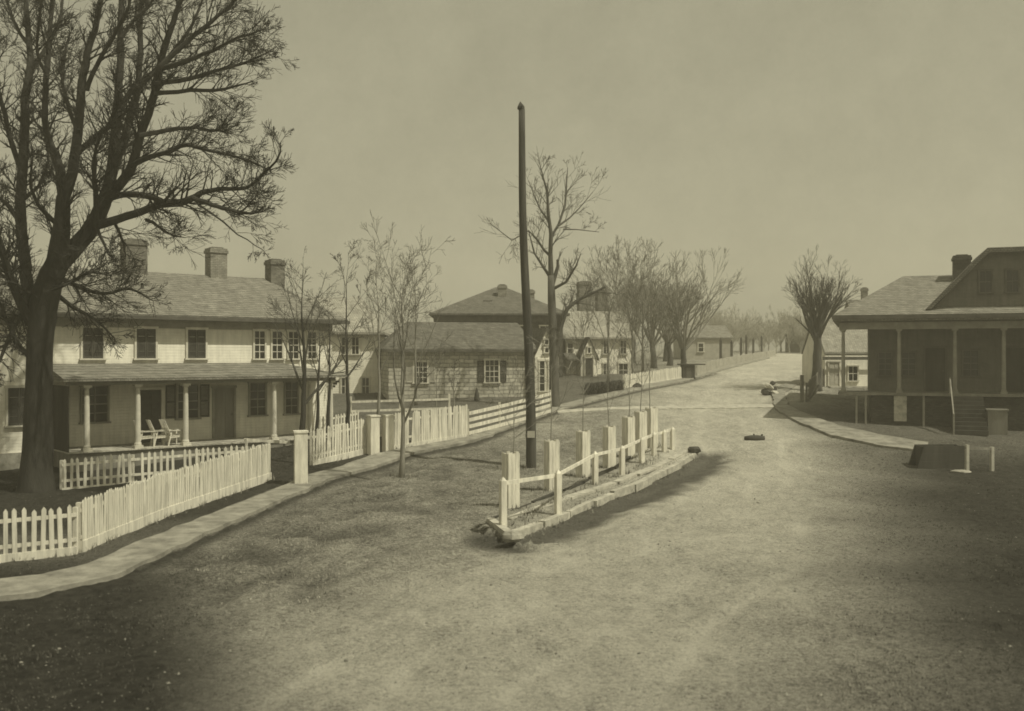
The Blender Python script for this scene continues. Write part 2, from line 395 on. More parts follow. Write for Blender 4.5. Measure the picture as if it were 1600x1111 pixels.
def door(parent, c, w, h, side='front', z0=0, mat='shutter', frame='trim'):
    fr = window(parent, c, w, h, side, 1, 1, None, z0, frame, 'door_frame', None)
    al, out = Vector(AX[side][0]), Vector(AX[side][1]); c = Vector(c)
    Mx = Matrix(((al.x, out.x, 0, c.x), (al.y, out.y, 0, c.y), (0, 0, 1, c.z), (0,0,0,1)))
    mb = MB(z0).box(-w/2, w/2, -.01, .015, 0, h, Mx)
    for i in (-1, 1):
        for a, b2 in ((.08, .42), (.48, .94)):
            x = i*w*.24; mb.box(x-w*.17, x+w*.17, .012, .032, h*a, h*b2, Mx)
    d = mb.build('door', M[mat], parent); MB(z0).box(w*.38, w*.44, .014, .06, h*.45, h*.5, Mx).build('handle', M['darktrim'], d)
def chimney(parent, u, v, w, dpt, za, zb, mat='brick', z0=0):
    mb = MB(z0).box(u-w/2, u+w/2, v-dpt/2, v+dpt/2, za, zb-.25)
    mb.box(u-w/2-.05, u+w/2+.05, v-dpt/2-.05, v+dpt/2+.05, zb-.25, zb-.1).box(u-w/2-.01, u+w/2+.01, v-dpt/2-.01, v+dpt/2+.01, zb-.1, zb)
    o = mb.build('chimney', M[mat], parent)
    MB(z0).box(u-w/3, u+w/3, v-dpt/3, v+dpt/3, zb-.02, zb+.06).build('flue', M['darktrim'], o); return o
def roof_gable(z0, u0, u1, v0, v1, ze, zr_, o=.4, t=.16, along='u'):
    """ridge along u (or v); ze = height of the wall top"""
    mb = MB(z0)
    if along == 'u':
        vm = (v0+v1)/2; s = (zr_-ze)/(vm-v0); zo = ze-s*o
        poly = [(u0-o, v0-o, zo+t), (u0-o, vm, zr_+t), (u0-o, v1+o, zo+t), (u0-o, v1+o, zo), (u0-o, vm, zr_), (u0-o, v0-o, zo)]
        mb.extrude(poly, (u1-u0+2*o, 0, 0))
    else:
        um = (u0+u1)/2; s = (zr_-ze)/(um-u0); zo = ze-s*o
        poly = [(u0-o, v0-o, zo+t), (um, v0-o, zr_+t), (u1+o, v0-o, zo+t), (u1+o, v0-o, zo), (um, v0-o, zr_), (u0-o, v0-o, zo)]
        mb.extrude(poly, (0, v1-v0+2*o, 0))
    return mb
def roof_hip(z0, u0, u1, v0, v1, ze, zr_, ru0, ru1, t=.2, vm=None):
    vm = (v0+v1)/2 if vm is None else vm
    c = [(u0, v0), (u1, v0), (u1, v1), (u0, v1)]
    vs = [(a, b_, ze) for a, b_ in c]+[(a, b_, ze-t) for a, b_ in c]+[(ru0, vm, zr_), (ru1, vm, zr_)]
    fs = [(0,1,9,8), (1,2,9), (2,3,8,9), (3,0,8), (7,6,5,4), (0,4,5,1), (1,5,6,2), (2,6,7,3), (3,7,4,0)]
    return MB(z0).add(vs, fs)
def gable_wall(z0, u0, u1, v0, v1, zb, ze, zr_, along='u'):
    mb = MB(z0)
    if along == 'u':
        vm = (v0+v1)/2; mb.extrude([(u0, v0, zb), (u0, v0, ze), (u0, vm, zr_), (u0, v1, ze), (u0, v1, zb)], (u1-u0, 0, 0))
    else:
        um = (u0+u1)/2; mb.extrude([(u0, v0, zb), (u0, v0, ze), (um, v0, zr_), (u1, v0, ze), (u1, v0, zb)], (0, v1-v0, 0))
    return mb
def column(parent, u, v, za, zb, w=.2, z0=0, mat='trim'):
    mb = MB(z0).box(u-w*.75, u+w*.75, v-w*.75, v+w*.75, za, za+.12)
    mb.lathe([(w*.62, za+.12), (w*.62, za+.2), (w*.5, za+.24), (w*.5, za+.9), (w*.44, zb-.5), (w*.38, zb-.2), (w*.38, zb-.16), (w*.55, zb-.12), (w*.55, zb-.09)], 12, (u, v, 0))
    mb.box(u-w*.7, u+w*.7, v-w*.7, v+w*.7, zb-.09, zb)
    return mb.build('column', M[mat], parent)

# ------------------------------------------------------------------ A: big white house with the porch (left)
def house_left():
    a = R(40.4); z0 = .1; root = thing('white_house', (-18.36, 39.83, z0), 'large two-storey white clapboard house with three chimneys and a long columned porch', 'house', a)
    U0, U1 = -5.5, 12.3; DEP = 8.0
    MB(z0).box(U0, U1, 0, DEP, -.6, 6.35).build('wall', M['white'], root)
    MB(z0).box(U0-.04, U1+.04, -.05, DEP+.04, -.6, .9).build('foundation', M['rock'], root)
    MB(z0).box(U0-.03, U1+.03, -.06, DEP+.03, 6.0, 6.36).build('frieze', M['graytrim'], root)  # gray tone stands in for shade under the soffit
    for u in (U0+.1, U1-.1): MB(z0).box(u-.12, u+.12, -.03, .1, .92, 5.99).build('corner_board', M['trim'], root)
    r = roof_hip(z0, U0-.5, U1+.6, -.6, DEP+.6, 6.58, 8.8, U0+3.5, 10.6, .22).build('roof', M['shingle'], root)
    MB(z0).box(U0-.56, U1+.66, -.68, -.6, 6.36, 6.52).build('gutter', M['darktrim'], r)
    chimney(root, 4.0, 4.0, 1.0, .8, 8.2, 10.25, 'brick', z0); chimney(root, 8.05, 4.0, .86, .7, 8.2, 10.15, 'brickpale', z0); chimney(root, 11.15, 3.8, .78, .7, 7.4, 9.75, 'brick', z0)
    for u in (.92, 3.14, 5.4): window(root, (u, 0, 4.68), .82, 1.28, 'front', 2, 4, 'closed' if u < 5 else 'closed', z0)
    for u in (8.45, 9.35, 10.2, 11.2): window(root, (u, 0, 4.66), .5 if u < 11 else .42, 1.28, 'front', 2, 4, None, z0)
    window(root, (-1.9, 0, 2.0), .85, 1.5, 'front', 2, 4, 'closed', z0); window(root, (-3.8, 0, 4.68), .85, 1.28, 'front', 2, 4, 'open', z0)
    # porch
    PD = 2.4; ZD = 1.0
    dk = MB(z0)
    u = -.75
    while u < 11.4:
        dk.box(u, u+.13, -PD-.15, -.055, ZD-.05, ZD); u += .142
    dk.build('porch_floor', M['plankpale'], root)
    MB(z0).box(-.7, 11.4, -PD-.05, -.06, -.5, ZD-.055).build('porch_base', M['wood'], root)
    for u in (0, 2.0, 4.0, 8.06, 10.95): column(root, u, -PD+.1, ZD, 3.62, .23, z0)
    column(root, 10.95, -.25, ZD, 3.62, .2, z0)
    MB(z0).box(-.75, 11.15, -PD-.02, -PD+.24, 3.62, 3.88).box(10.93, 11.15, -PD+.24, -.06, 3.62, 3.88).build('porch_beam', M['graytrim'], root)
    pr = MB(z0)
    e, w_, t = 3.9, 4.46, .12
    vs = [(-1.0, -PD-.35, e), (11.55, -PD-.35, e), (11.55, -.06, e), (-1.0, -.06, e), (-1.0, -.07, w_+.0), (9.4, -.07, w_+.0)]
    pr.add(vs+[(x, y, z-t) for x, y, z in vs[:4]], [(0,1,5,4), (1,2,5), (0,4,3), (2,3,4,5), (9,8,7,6), (0,6,7,1), (1,7,8,2), (2,8,9,3), (3,9,6,0)])
    pr.build('porch_roof', M['shingle'], root)
    br = MB(z0)
    for zz, x in ((3.3, .02), (3.42, .12), (3.52, .24)): br.box(11.1, 11.13+x, -PD+.02, -PD+.16, zz, zz+.1)
    br.build('bracket', M['darktrim'], root)
    # boarded end of the porch (dark lattice)
    lt = MB(z0); k = 0
    v = -PD
    while v < -.1:
        lt.box(-.72, -.68, v, v+.16, ZD, 3.6); v += .175
    lt.build('lattice', M['darkwood'], root)
    # ground floor openings
    for u, w in ((1.0, 1.0), (5.0, .9), (8.35, .75), (10.1, .62)): window(root, (u, 0, 2.0), w, 1.5, 'front', 2, 4, 'open' if u == 5.0 else None, z0, 'graytrim')
    door(root, (3.3, 0, ZD), 1.0, 2.3, 'front', z0); door(root, (6.7, 0, ZD), .95, 2.3, 'front', z0, 'wood', 'graytrim')
    st = MB(z0)
    for i in range(3): st.box(5.4, 7.4, -PD-.2-.32*(i+1), -PD-.2-.32*i, .1, ZD-.2*(i+1))
    st.build('steps', M['wood'], root)
    return root
house_left()
# chairs on the porch
def chair():
    root = thing('porch_chair', (0,0,0), 'x', 'chair', 0, 'chairs standing on the porch of the big white house')
    MB().beam((-.26,-.25,.40), (-.26,.30,.36), .05, .09).beam((.26,-.25,.40), (.26,.30,.36), .05, .09).build('seat_frame', M['picket'], root)
    s = MB()
    for i in range(5): s.box(-.3, .3, -.28+i*.115, -.18+i*.115, .43-.01*i, .45-.01*i)
    s.build('seat', M['picket'], root)
    b_ = MB()
    for i in range(4): b_.beam((-.24+i*.16, .22, .4), (-.24+i*.16, .52, 1.1), .12, .025, (0,1,0))
    b_.beam((-.3,.36,.72), (.3,.36,.72), .03, .06); b_.build('backrest', M['picket'], root)
    for x in (-.27, .27):
        MB().beam((x,-.25,0), (x,-.25,.62), .05, .05).build('leg', M['picket'], root); MB().beam((x,.35,0), (x,.2,.62), .05, .05).build('leg', M['picket'], root)
        MB().box(x-.06, x+.06, -.33, .3, .62, .645).build('armrest', M['picket'], root)
    return root
A0 = Vector((-18.36, 39.83, 0)); uA, vA = Vector((.7616,.648,0)), Vector((-.648,.7616,0))
c0 = chair()
cpos = [(2.55, -1.75, 'pale slatted chair just right of the second white porch column'), (3.15, -1.7, 'pale slatted porch chair in the middle of the three'), (3.65, -1.85, 'pale slatted chair nearest the third white porch column')]
for i, (u, v, lb) in enumerate(cpos):
    p = A0+uA*u+vA*v; p.z = 1.0
    if i == 0: c0.location = p; c0.rotation_euler = (0,0,R(40+80)); c0['label'] = lb
    else: dup(c0, p, lb, R(40+80+i*7))

# ------------------------------------------------------------------ B: pale building behind
def house_b():
    z0 = 1.7; root = thing('pale_house', (xr(592,62), 62, z0), 'pale two-storey clapboard house half hidden between the porch house and the stone house', 'house', R(4))
    MB(z0).box(-8, 0, 0, 7, 1.0, 6.15).build('wall', M['white'], root)
    r = roof_hip(z0, -8.4, .4, -.4, 7.4, 6.3, 8.75, -5, -1.4, .16); r.build('roof', M['shingle_pale'], root)
    for u, z in ((-2.15, 4.9), (-1.5, 4.9), (-2.15, 2.3), (-.85, 2.3), (-3.4, 4.9), (-4.6, 4.9)): window(root, (u, 0, z), .42, 1.05, 'front', 2, 2, None, z0)
house_b()

# ------------------------------------------------------------------ C: stone house
def house_stone():
    z0 = 2.0; a = R(14); root = thing('stone_house', (-7.46, 58, z0), 'one-storey stone cottage with shingle roof and two shuttered windows, behind the tall pole', 'house', a)
    L, D = 9.0, 6.0
    MB(z0).box(0, L, 0, D, 1.0, 5.1).build('wall', M['stone'], root)
    r = roof_hip(z0, -.4, L+.3, -.4, D+.4, 5.2, 6.95, 1.5, L-.2, .13).build('roof', M['shingle_dark'], root)
    MB(z0).box(-.42, L+.32, -.46, -.4, 5.02, 5.16).build('fascia', M['darktrim'], r)
    window(root, (1.95, 0, 3.15), .78, 1.25, 'front', 3, 4, 'open', z0, smat='paleshut'); window(root, (6.4, 0, 3.15), .82, 1.35, 'front', 3, 4, 'open', z0)
    # gabled entrance at the right end
    g = gable_wall(z0, L+.02, L+1.55, -.5, 3.2, 1.2, 4.75, 6.4, 'v').build('entrance_wall', M['white'], root)
    roof_gable(z0, L+.02, L+1.55, -.5, 3.2, 4.8, 6.45, .16, .1, 'v').build('entrance_roof', M['shingle_dark'], root)
    cu = L+.785
    for z in (5.0, 5.5): window(root, (cu, -.5, z), .22, .26, 'front', 1, 1, None, z0)
    for u in (cu-.68, cu+.68): MB(z0).box(u-.09, u+.09, -.56, -.48, 2.35, 4.7).build('pilaster', M['trim'], root)
    for s in (-.3, .3): window(root, (cu+s, -.5, 2.6), .3, 1.85, 'front', 1, 4, None, z0)
    st = MB(z0)
    for i in range(2): st.box(cu-.8, cu+.8, -.5-.3*(i+1), -.52-.3*i, 1.8, 2.5-.16*(i+1))
    st.build('steps', M['rock'], root)
house_stone()
# ------------------------------------------------------------------ D: hip-roofed brick building behind the stone house
def house_d():
    z0 = 3.0; d = 72; root = thing('brick_house', (xr(680, d), d, z0), 'dark brick house with low pyramid roof and two pale chimneys, behind the stone cottage', 'house', R(2))
    W, D = 9.6, 9
    MB(z0).box(0, W, 0, D, 2.4, 7.4).build('wall', M['darkwall'], root)
    MB(z0).box(-.12, W+.12, -.12, D+.12, 7.35, 7.82).build('cornice', M['darktrim'], root)
    roof_hip(z0, -.45, W+.5, -.45, D+.45, 7.95, 10.25, 4.6, 5.4, .13).build('roof', M['shingle_dark'], root)
    chimney(root, 5.1, 2.9, .68, .6, 8.6, 10.3, 'brickpale', z0); chimney(root, 7.3, 2.9, .62, .6, 8.6, 9.9, 'brickpale', z0)
    MB(z0).box(3.6, 4.3, 1.7, 2.6, 8.4, 9.05).build('roof_hatch', M['darktrim'], root)
    for u in (8.3, 6.3, 2.0): window(root, (u, 0, 5.5), .8, 1.5, 'front', 2, 4, None, z0)
    for u in (8.3,): window(root, (u, 0, 3.2), .8, 1.5, 'front', 2, 4, None, z0)
house_d()
# ------------------------------------------------------------------ E: white house with gothic entrance
def house_e():
    d = 75.0; z0 = 3.3; root = thing('gabled_house', (xr(884, d), d, z0), 'white clapboard house with a tall steep gothic gable over its entrance and massive dark chimney', 'house', R(12))
    MB(z0).box(0, 5.4, 0, 6.5, 2.2, 6.25).build('wall', M['white'], root)
    r = roof_gable(z0, 0, 5.4, 0, 6.5, 6.3, 8.3, .35, .14, 'u').build('roof', M['shingle_pale'], root)
    gable_wall(z0, .001, 5.399, .001, 6.499, 6.2, 6.26, 8.25, 'u').build('gable_end', M['white'], root)
    chimney(root, 2.7, 4.2, 1.0, .8, 7.4, 10.9, 'brick', z0); chimney(root, 4.2, 4.2, .8, .8, 7.4, 10.2, 'brick', z0)
    for z in (4.95, 3.15): window(root, (3.3, 0, z), .45, 1.0, 'front', 2, 2, None, z0)
    for z in (4.95,): window(root, (4.7, 0, z), .45, 1.0, 'front', 2, 2, None, z0)
    window(root, (4.7, 0, 3.15), .7, 1.0, 'front', 2, 2, None, z0); window(root, (.35, 0, 4.95), .4, .8, 'front', 1, 2, None, z0)
    # entrance
    gable_wall(z0, .85, 2.15, -1.3, 0, 2.2, 4.75, 6.1, 'v').build('entrance_wall', M['white'], root)
    roof_gable(z0, .85, 2.15, -1.3, -.05, 4.7, 6.15, .13, .09, 'v').build('entrance_roof', M['darktrim'], root)
    door(root, (1.5, -1.3, 3.15), .6, 1.45, 'front', z0, 'shutter')
    window(root, (1.5, -1.3, 5.0), .2, .4, 'front', 1, 1, None, z0)
    # lean-to porch roof on the left
    pr = MB(z0).extrude([(-.2,-1.2,4.5), (-.2,0,5.0), (-.2,0,4.9), (-.2,-1.2,4.38)], (.9,0,0)).build('porch_roof', M['shingle_dark'], root)
house_e()

# ------------------------------------------------------------------ G: right building on its raised basement
def house_right():
    z0 = 1.2; X0, D0 = 17.2, 50.0; root = thing('porch_building', (X0, D0, z0), 'long gray building with slender porch posts and a clipped gable, right of the boardwalk', 'building', R(-20))
    L = 19; ZD = 2.9; w0 = 1.3
    MB(z0).box(w0, L, 2.5, 11, 0, 6.9).build('wall', M['grayboard'], root)
    MB(z0).box(w0+.1, L, .35, 2.5, .2, ZD-.2).build('basement_wall', M['darkwall'], root)
    MB(z0).box(-.2, L, -.25, 2.48, ZD-.14, ZD).build('porch_floor', M['wood'], root)
    MB(z0).box(-.15, L, -.1, .14, 6.15, 6.5).build('porch_beam', M['graytrim'], root)
    MB(z0).box(-.15, .1, .14, 2.48, 6.15, 6.5).build('side_beam', M['graytrim'], root)
    r = roof_hip(z0, -.45, L+.6, -.65, 11.4, 6.88, 9.2, 3.1, L-4, .3, 4.6).build('roof', M['shingle'], root)
    MB(z0).box(-.5, L+.6, -.73, -.65, 6.66, 6.85).build('gutter', M['darktrim'], r)
    for u in (.0, 2.7, 5.3, 7.5, 10): column(root, u+.05, 0, ZD, 6.15, .2, z0, 'graytrim')
    gl, ap0, ap1, gr = 4.1, 6.85, 9.8, 12.55; zg, za = 7.35, 10.05
    MB(z0).extrude([(gl+.35, .2, 6.83), (gl+.35, .2, zg-.05), (ap0, .2, za-.1), (ap1, .2, za-.1), (gr-.35, .2, zg-.05), (gr-.35, .2, 6.83)], (0, 5, 0)).build('gable_wall', M['grayboard'], root)
    rt = MB(z0)
    rt.extrude([(gl-.1, -.25, zg-.2), (ap0-.05, -.25, za+.08), (ap1+.05, -.25, za+.08), (gr+.1, -.25, zg-.2), (gr-.12, -.25, zg-.22), (ap1-.02, -.25, za-.15), (ap0+.02, -.25, za-.15), (gl+.12, -.25, zg-.22)], (0, 5.6, 0))
    rt.build('gable_roof', M['shingle_dark'], root)
    for u in (6.75, 7.95): window(root, (u, .2, 7.95), .5, 1.05, 'front', 2, 2, None, z0, 'darktrim')
    chimney(root, 6.0, 3.9, .85, .8, 8.6, 10.15, 'darkwall', z0)
    for u in (2.14, 3.3): window(root, (u, 2.5, 3.75), .62, 1.2, 'front', 2, 4, None, z0, 'darktrim')
    door(root, (4.6, 2.5, ZD), .95, 2.3, 'front', z0, 'darkwood', 'darktrim'); door(root, (8.4, 2.5, ZD), .95, 2.3, 'front', z0, 'darkwood', 'darktrim')
    window(root, (6.3, 2.5, 3.75), .7, 1.3, 'front', 2, 4, None, z0, 'darktrim')
    for u in (.7, 1.15, 3.9, 9.5): MB(z0).box(u-.05, u+.05, -.18, -.06, .3, ZD-.14).build('basement_post', M['graytrim'], root)
    MB(z0).box(2.5, 3.1, -.16, -.06, 1.45, ZD-.16).build('pale_panel', M['plankpale'], root)['label'] = 'pale board panel under the porch'
    st = MB(z0)
    for i in range(9): st.box(5.15, 6.6, -.25-.24*(i+1), -.25-.24*i, 1.0, ZD-.16-.19*i)
    st.build('stair', M['darkwood'], root)
    hr = MB(z0)
    hr.beam((5.1, -.3, ZD+.75), (5.1, -2.4, 1.9), .06, .09).beam((5.1, -.3, ZD), (5.1, -.3, ZD+.8), .08, .08).beam((5.1, -2.38, 1.0), (5.1, -2.38, 2.0), .08, .08)
    hr.build('handrail', M['graytrim'], root)
    MB(z0).box(6.65, 7.5, -1.7, -1.05, 1.0, 2.15).box(6.6, 7.55, -1.75, -1.0, 2.15, 2.22).build('steps_pier', M['wood'], root)
house_right()
# ------------------------------------------------------------------ H: small white house and the roof behind it
def small_house():
    d = 65.0; z0 = 2.6; root = thing('small_house', (xr(1289, d), d, z0), 'small low white house with a large pale shingle roof, seen beside the right-hand tree', 'house', R(5))
    MB(z0).box(0, 6, 0, 4, 1.8, 4.75).build('wall', M['white'], root)
    roof_gable(z0, 0, 6, 0, 4, 4.95, 7.4, .04, .14, 'u').build('roof', M['shingle_pale'], root)
    gable_wall(z0, .001, 5.999, .001, 3.999, 4.7, 4.8, 7.1, 'u').build('gable_end', M['white'], root)
    MB(z0).box(-.3, 6.3, -.38, -.33, 4.5, 4.72).build('eave_board', M['darktrim'], root)
    window(root, (1.95, 0, 3.1), .6, .95, 'front', 2, 2, None, z0); window(root, (4.2, 0, 3.1), .6, .95, 'front', 2, 2, None, z0)
    door(root, (.62, 0, 2.75), .7, 1.6, 'front', z0, 'paleshut')
    MB(z0).box(.1, 3.2, -.7, -.02, 2.3, 2.72).build('step', M['plankpale'], root)
small_house()
def far_house():
    d = 82.0; z0 = 3.6; root = thing('shingled_house', (xr(1340, d), d, z0), 'distant house whose roof and single slim chimney show above the right building eave', 'house', R(-8))
    MB(z0).box(0, 7, 0, 6, 3, 7.6).build('wall', M['white'], root)
    roof_gable(z0, 0, 7, 0, 6, 7.7, 9.6, .3, .12, 'u').build('roof', M['shingle'], root)
    gable_wall(z0, .001, 6.999, .001, 5.999, 7.5, 7.65, 9.5, 'u').build('gable_end', M['white'], root)
    chimney(root, 1.2, 3, .5, .5, 9.0, 10.75, 'brick', z0)
far_house()
def hill_house():
    d = 118.0; z0 = 5.0; root = thing('hill_house', (xr(1250, d), d, z0), 'tiny dim gray house near the top of the road, just left of the right-hand tree', 'house', R(10))
    MB(z0).box(0, 3.2, 0, 4, 4.6, 7.2).build('wall', M['grayboard'], root)
    roof_gable(z0, 0, 3.2, 0, 4, 7.2, 8.6, .2, .1, 'u').build('roof', M['shingle_dark'], root)
    window(root, (1, 0, 5.7), .5, .9, 'front', 1, 2, None, z0)
    d = 96.0; z0 = 4.3; root = thing('far_barn', (xr(1072, d), d, z0), 'low pale hazy barn behind the row of bare trees, above the small dark shed', 'barn', R(5))
    MB(z0).box(0, 4.6, 0, 5, 4, 6.6).build('wall', M['farfence'], root)
    roof_gable(z0, 0, 4.6, 0, 5, 6.6, 7.8, .2, .1, 'u').build('roof', M['shingle'], root)
    window(root, (1.5, 0, 5.2), .5, .8, 'front', 1, 2, None, z0)
hill_house()
# shed / well house by the road
def shed():
    p = gp(1067, 592); d = p.y; w = 18/F*d*1.05; h = 1.05
    root = thing('dark_shed', p, 'small dark flat-topped wooden shed at the roadside between two white fences', 'shed')
    mb = MB()
    for i in range(6): mb.box(i*w/6+.01, (i+1)*w/6-.01, 0, .03, -.1, h)
    mb.box(.01, .04, .03, .9, -.1, h).box(w-.04, w-.01, .03, .9, -.1, h).box(.04, w-.04, .87, .9, -.1, h)
    mb.build('wall', M['darkwood'], root); MB().box(-.25, w+.75, -.15, 1.05, h, h+.09).build('roof', M['darkwood'], root)
    MB().box(w*.3, w*.7, -.02, -.001, .02, .85).build('door', M['darktrim'], root)
shed()

# ------------------------------------------------------------------ fences
def lerp_path(pts, s):
    d = 0
    for a, b in zip(pts, pts[1:]):
        l = (b-a).length
        if d+l >= s: return a.lerp(b, (s-d)/l), (b-a).normalized()
        d += l
    return pts[-1].copy(), (pts[-1]-pts[-2]).normalized()
def picket_fence(name, ends, hts, label, pitch=.16, pw=.085, posts=2.4, base=.22, group=None, mat='picket', front=1, point=.07, cat='fence', rails=(.28, .78)):
    pts = [Vector(p) for p in ends]; o = pts[0].copy(); total = sum((b-a).length for a, b in zip(pts, pts[1:]))
    root = thing(name, o, label, cat, 0, group); r = random.Random(hash(label) % 1000 if False else len(label))
    def H(s): return hts[0]+(hts[1]-hts[0])*s/total
    pk = MB(); s = pitch/2
    while s < total:
        c, d = lerp_path(pts, s); c = c-o; n = Vector((d.y, -d.x, 0))*front; h = H(s)+r.uniform(-.045, .03); d = Vector((d.x, d.y, 0)).normalized()
        n.normalize(); lean = r.gauss(0, .02); w = pw/2*r.uniform(.9, 1.08); off = n*.045
        tl = d*lean*h
        b0 = base*.6
        q = [c+off-d*w+Vector((0,0,b0)), c+off+d*w+Vector((0,0,b0)), c+off+d*w+tl+Vector((0,0,h-point)), c+off+tl+Vector((0,0,h)), c+off-d*w+tl+Vector((0,0,h-point))]
        if r.random() > .012: pk.extrude(q, -n*.022)
        s += pitch*r.uniform(.96, 1.04)
    pk.build('pickets', M[mat], root)
    for f in rails:
        rl = MB(); n_ = max(2, int(total/2.4)+1)
        prev = None
        for i in range(n_):
            c, d = lerp_path(pts, total*i/(n_-1)); q = c-o+Vector((0,0,H(total*i/(n_-1))*f))
            if prev is not None: rl.beam(prev, q, .045, .09)
            prev = q
        rl.build('rail', M[mat], root)
    if base:
        bb = MB(); n_ = max(2, int(total/1.2)+1); prev = None
        for i in range(n_):
            c, d = lerp_path(pts, total*i/(n_-1)); n = Vector((d.y, -d.x, 0)).normalized()*front; q = c-o+n*.03+Vector((0,0,base/2-.03))
            if prev is not None: bb.beam(prev, q, .07, base)
            prev = q
        bb.build('baseboard', M[mat], root)
    n_ = max(2, round(total/posts)+1)
    for i in range(n_):
        c, d = lerp_path(pts, min(total-.02, total*i/(n_-1)+.02)); c = c-o; n = Vector((d.y, -d.x, 0)).normalized()*front; c = c - n*.06
        MB().beam(c-Vector((0,0,.3)), c+Vector((0,0,H(total*i/(n_-1))*.93)), .1, .1).build('post', M[mat], root)
    return root
def G(px, row, dz=0):
    p = gp(px, row); p.z = ground(p.x, p.y)*0+P(p.y)+dz; return p
picket_fence('picket_fence', [G(-60, 884), G(120, 864)], (1.2, 1.2), 'short open picket fence run at the far left edge, facing the viewer', .20, .10, 2.6, .2)
picket_fence('picket_fence', [G(126, 862), G(260, 806), G(422, 749)], (1.30, 1.42), 'long tight white picket fence beside the boardwalk, left of the square white gatepost', .125, .098, 2.3, .3)
picket_fence('picket_fence', [G(96, 765), G(405, 737)], (1.12, 1.12), 'inner picket fence with open dark gaps across the yard, below the porch columns', .22, .10, 2.8, .1)
picket_fence('picket_fence', [G(487, 728), G(580, 706)], (1.50, 1.55), 'short white picket fence between the gatepost and the dark gateway, under the yard trees', .15, .11, 2.2, .26)
picket_fence('picket_fence', [G(612, 702), G(728, 683)], (1.62, 1.55), 'tight white picket fence right of the dark gateway, behind the young roadside tree', .13, .115, 2.0, .2)
picket_fence('picket_fence', [G(497, 676), G(560, 664)], (.75, .75), 'low garden picket fence behind the two yard trees, beside the porch corner', .2, .1, 2.5, .08)
picket_fence('picket_fence', [G(975, 606), G(1064, 592)], (.95, .95), 'low white roadside fence left of the small dark shed', .16, .13, 2.4, .2)
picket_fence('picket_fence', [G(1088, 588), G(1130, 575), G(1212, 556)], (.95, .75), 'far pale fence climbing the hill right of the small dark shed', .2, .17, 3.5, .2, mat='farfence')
picket_fence('picket_fence', [G(1262, 628), G(1276, 612), G(1292, 600)], (1.25, 1.25), 'ramshackle gray picket fence at the foot of the right-hand tree', .24, .10, 2.2, 0, mat='wood')
# gateway gate (dark) between fences
def gate():
    p = G(592, 704); root = thing('garden_gate', p, 'narrow garden gate standing in the gap between two white fences', 'gate', R(38))
    mb = MB()
    for i in range(6): mb.box(i*.12, i*.12+.07, -.02, .01, .65, 1.45)
    mb.build('pickets', M['picket'], root)
    MB().box(-.03, .78, .01, .05, .62, .72).build('rail', M['picket'], root); MB().box(-.03, .78, .01, .05, 1.2, 1.28).build('rail', M['picket'], root)
    MB().box(-.03, .78, -.01, .05, .05, .62).build('kick_board', M['darkwood'], root)
gate()
def gatepost(px, row, w, h, label, grp=None, rz=.6):
    p = G(px, row); root = thing('gatepost', p, label, 'post', rz, grp)
    MB().box(-w/2, w/2, -w/2, w/2, -.3, h).build('shaft', M['box'], root)
    MB().box(-w/2-.03, w/2+.03, -w/2-.03, w/2+.03, h+.0, h+.07).build('cap', M['box'], root)
gatepost(470, 757, .46, 1.9, 'stout square white gatepost at the boardwalk edge, nearest the viewer', None, .3)
gatepost(583, 709, .42, 1.62, 'square white gatepost left of the dark gateway', None)
gatepost(606, 705, .40, 1.55, 'square white gatepost right of the dark gateway, left of the young roadside tree', None)
# short loose rail at the gate opening
p = G(385, 722); t_ = thing('gate_rail', p, 'pale leaning rail behind the end of the long picket fence', 'rail')
MB().beam((-.1,0,.95), (1.7,.5,.78), .05, .12).build('board', M['picket'], t_); MB().beam((0,0,-.2), (0,0,1.0), .09, .09).build('post', M['picket'], t_)
# board fences
def board_fence(name, ends, h, label, n=3, bh=.16, posts=2.4, mat='picket'):
    pts = [Vector(p) for p in ends]; o = pts[0].copy(); total = sum((b-a).length for a, b in zip(pts, pts[1:])); root = thing(name, o, label, 'fence')
    k = max(2, round(total/posts)+1); ps = []
    for i in range(k):
        c, d = lerp_path(pts, total*i/(k-1)); ps.append(c-o)
        MB().beam(ps[-1]-Vector((0,0,.3)), ps[-1]+Vector((0,0,h+.06)), .11, .11).build('post', M[mat], root)
    nrm = Vector(((pts[1]-pts[0]).y, -(pts[1]-pts[0]).x, 0)).normalized()*.075
    for j in range(n):
        z = h*(j+.55)/n*1.0; mb = MB()
        for a, b in zip(ps, ps[1:]): mb.beam(a+nrm+Vector((0,0,z)), b+nrm+Vector((0,0,z)), .03, bh)
        mb.build('board', M[mat], root)
    return root
board_fence('board_fence', [G(731, 682), G(800, 664), G(860, 646)], 1.25, 'open fence of wide horizontal boards left of the tall pole foot', 4, .17, 2.6)
board_fence('board_fence', [G(548, 650), G(640, 647), G(702, 645)], 1.0, 'white rail fence crossing the lot in front of the stone cottage', 2, .12, 2.8)
# lone posts on the hill
hp = [(1143, 562), (1158, 558), (1166, 557), (1177, 555), (1190, 553.5), (1126, 567)]
for i, (px, row) in enumerate(hp):
    p = G(px, row); o = MB().box(-.1, .1, -.1, .1, -.2, 1.75+.2*(i % 3)).lathe([(.13, 1.75+.2*(i % 3)), (.02, 2.0+.2*(i % 3))], 6).build('hill_post', M['darkwood']); o.location = p
    tag(o, 'thin dark post standing along the far fence near the crest of the road', 'post', 'dark posts along the far white fence')

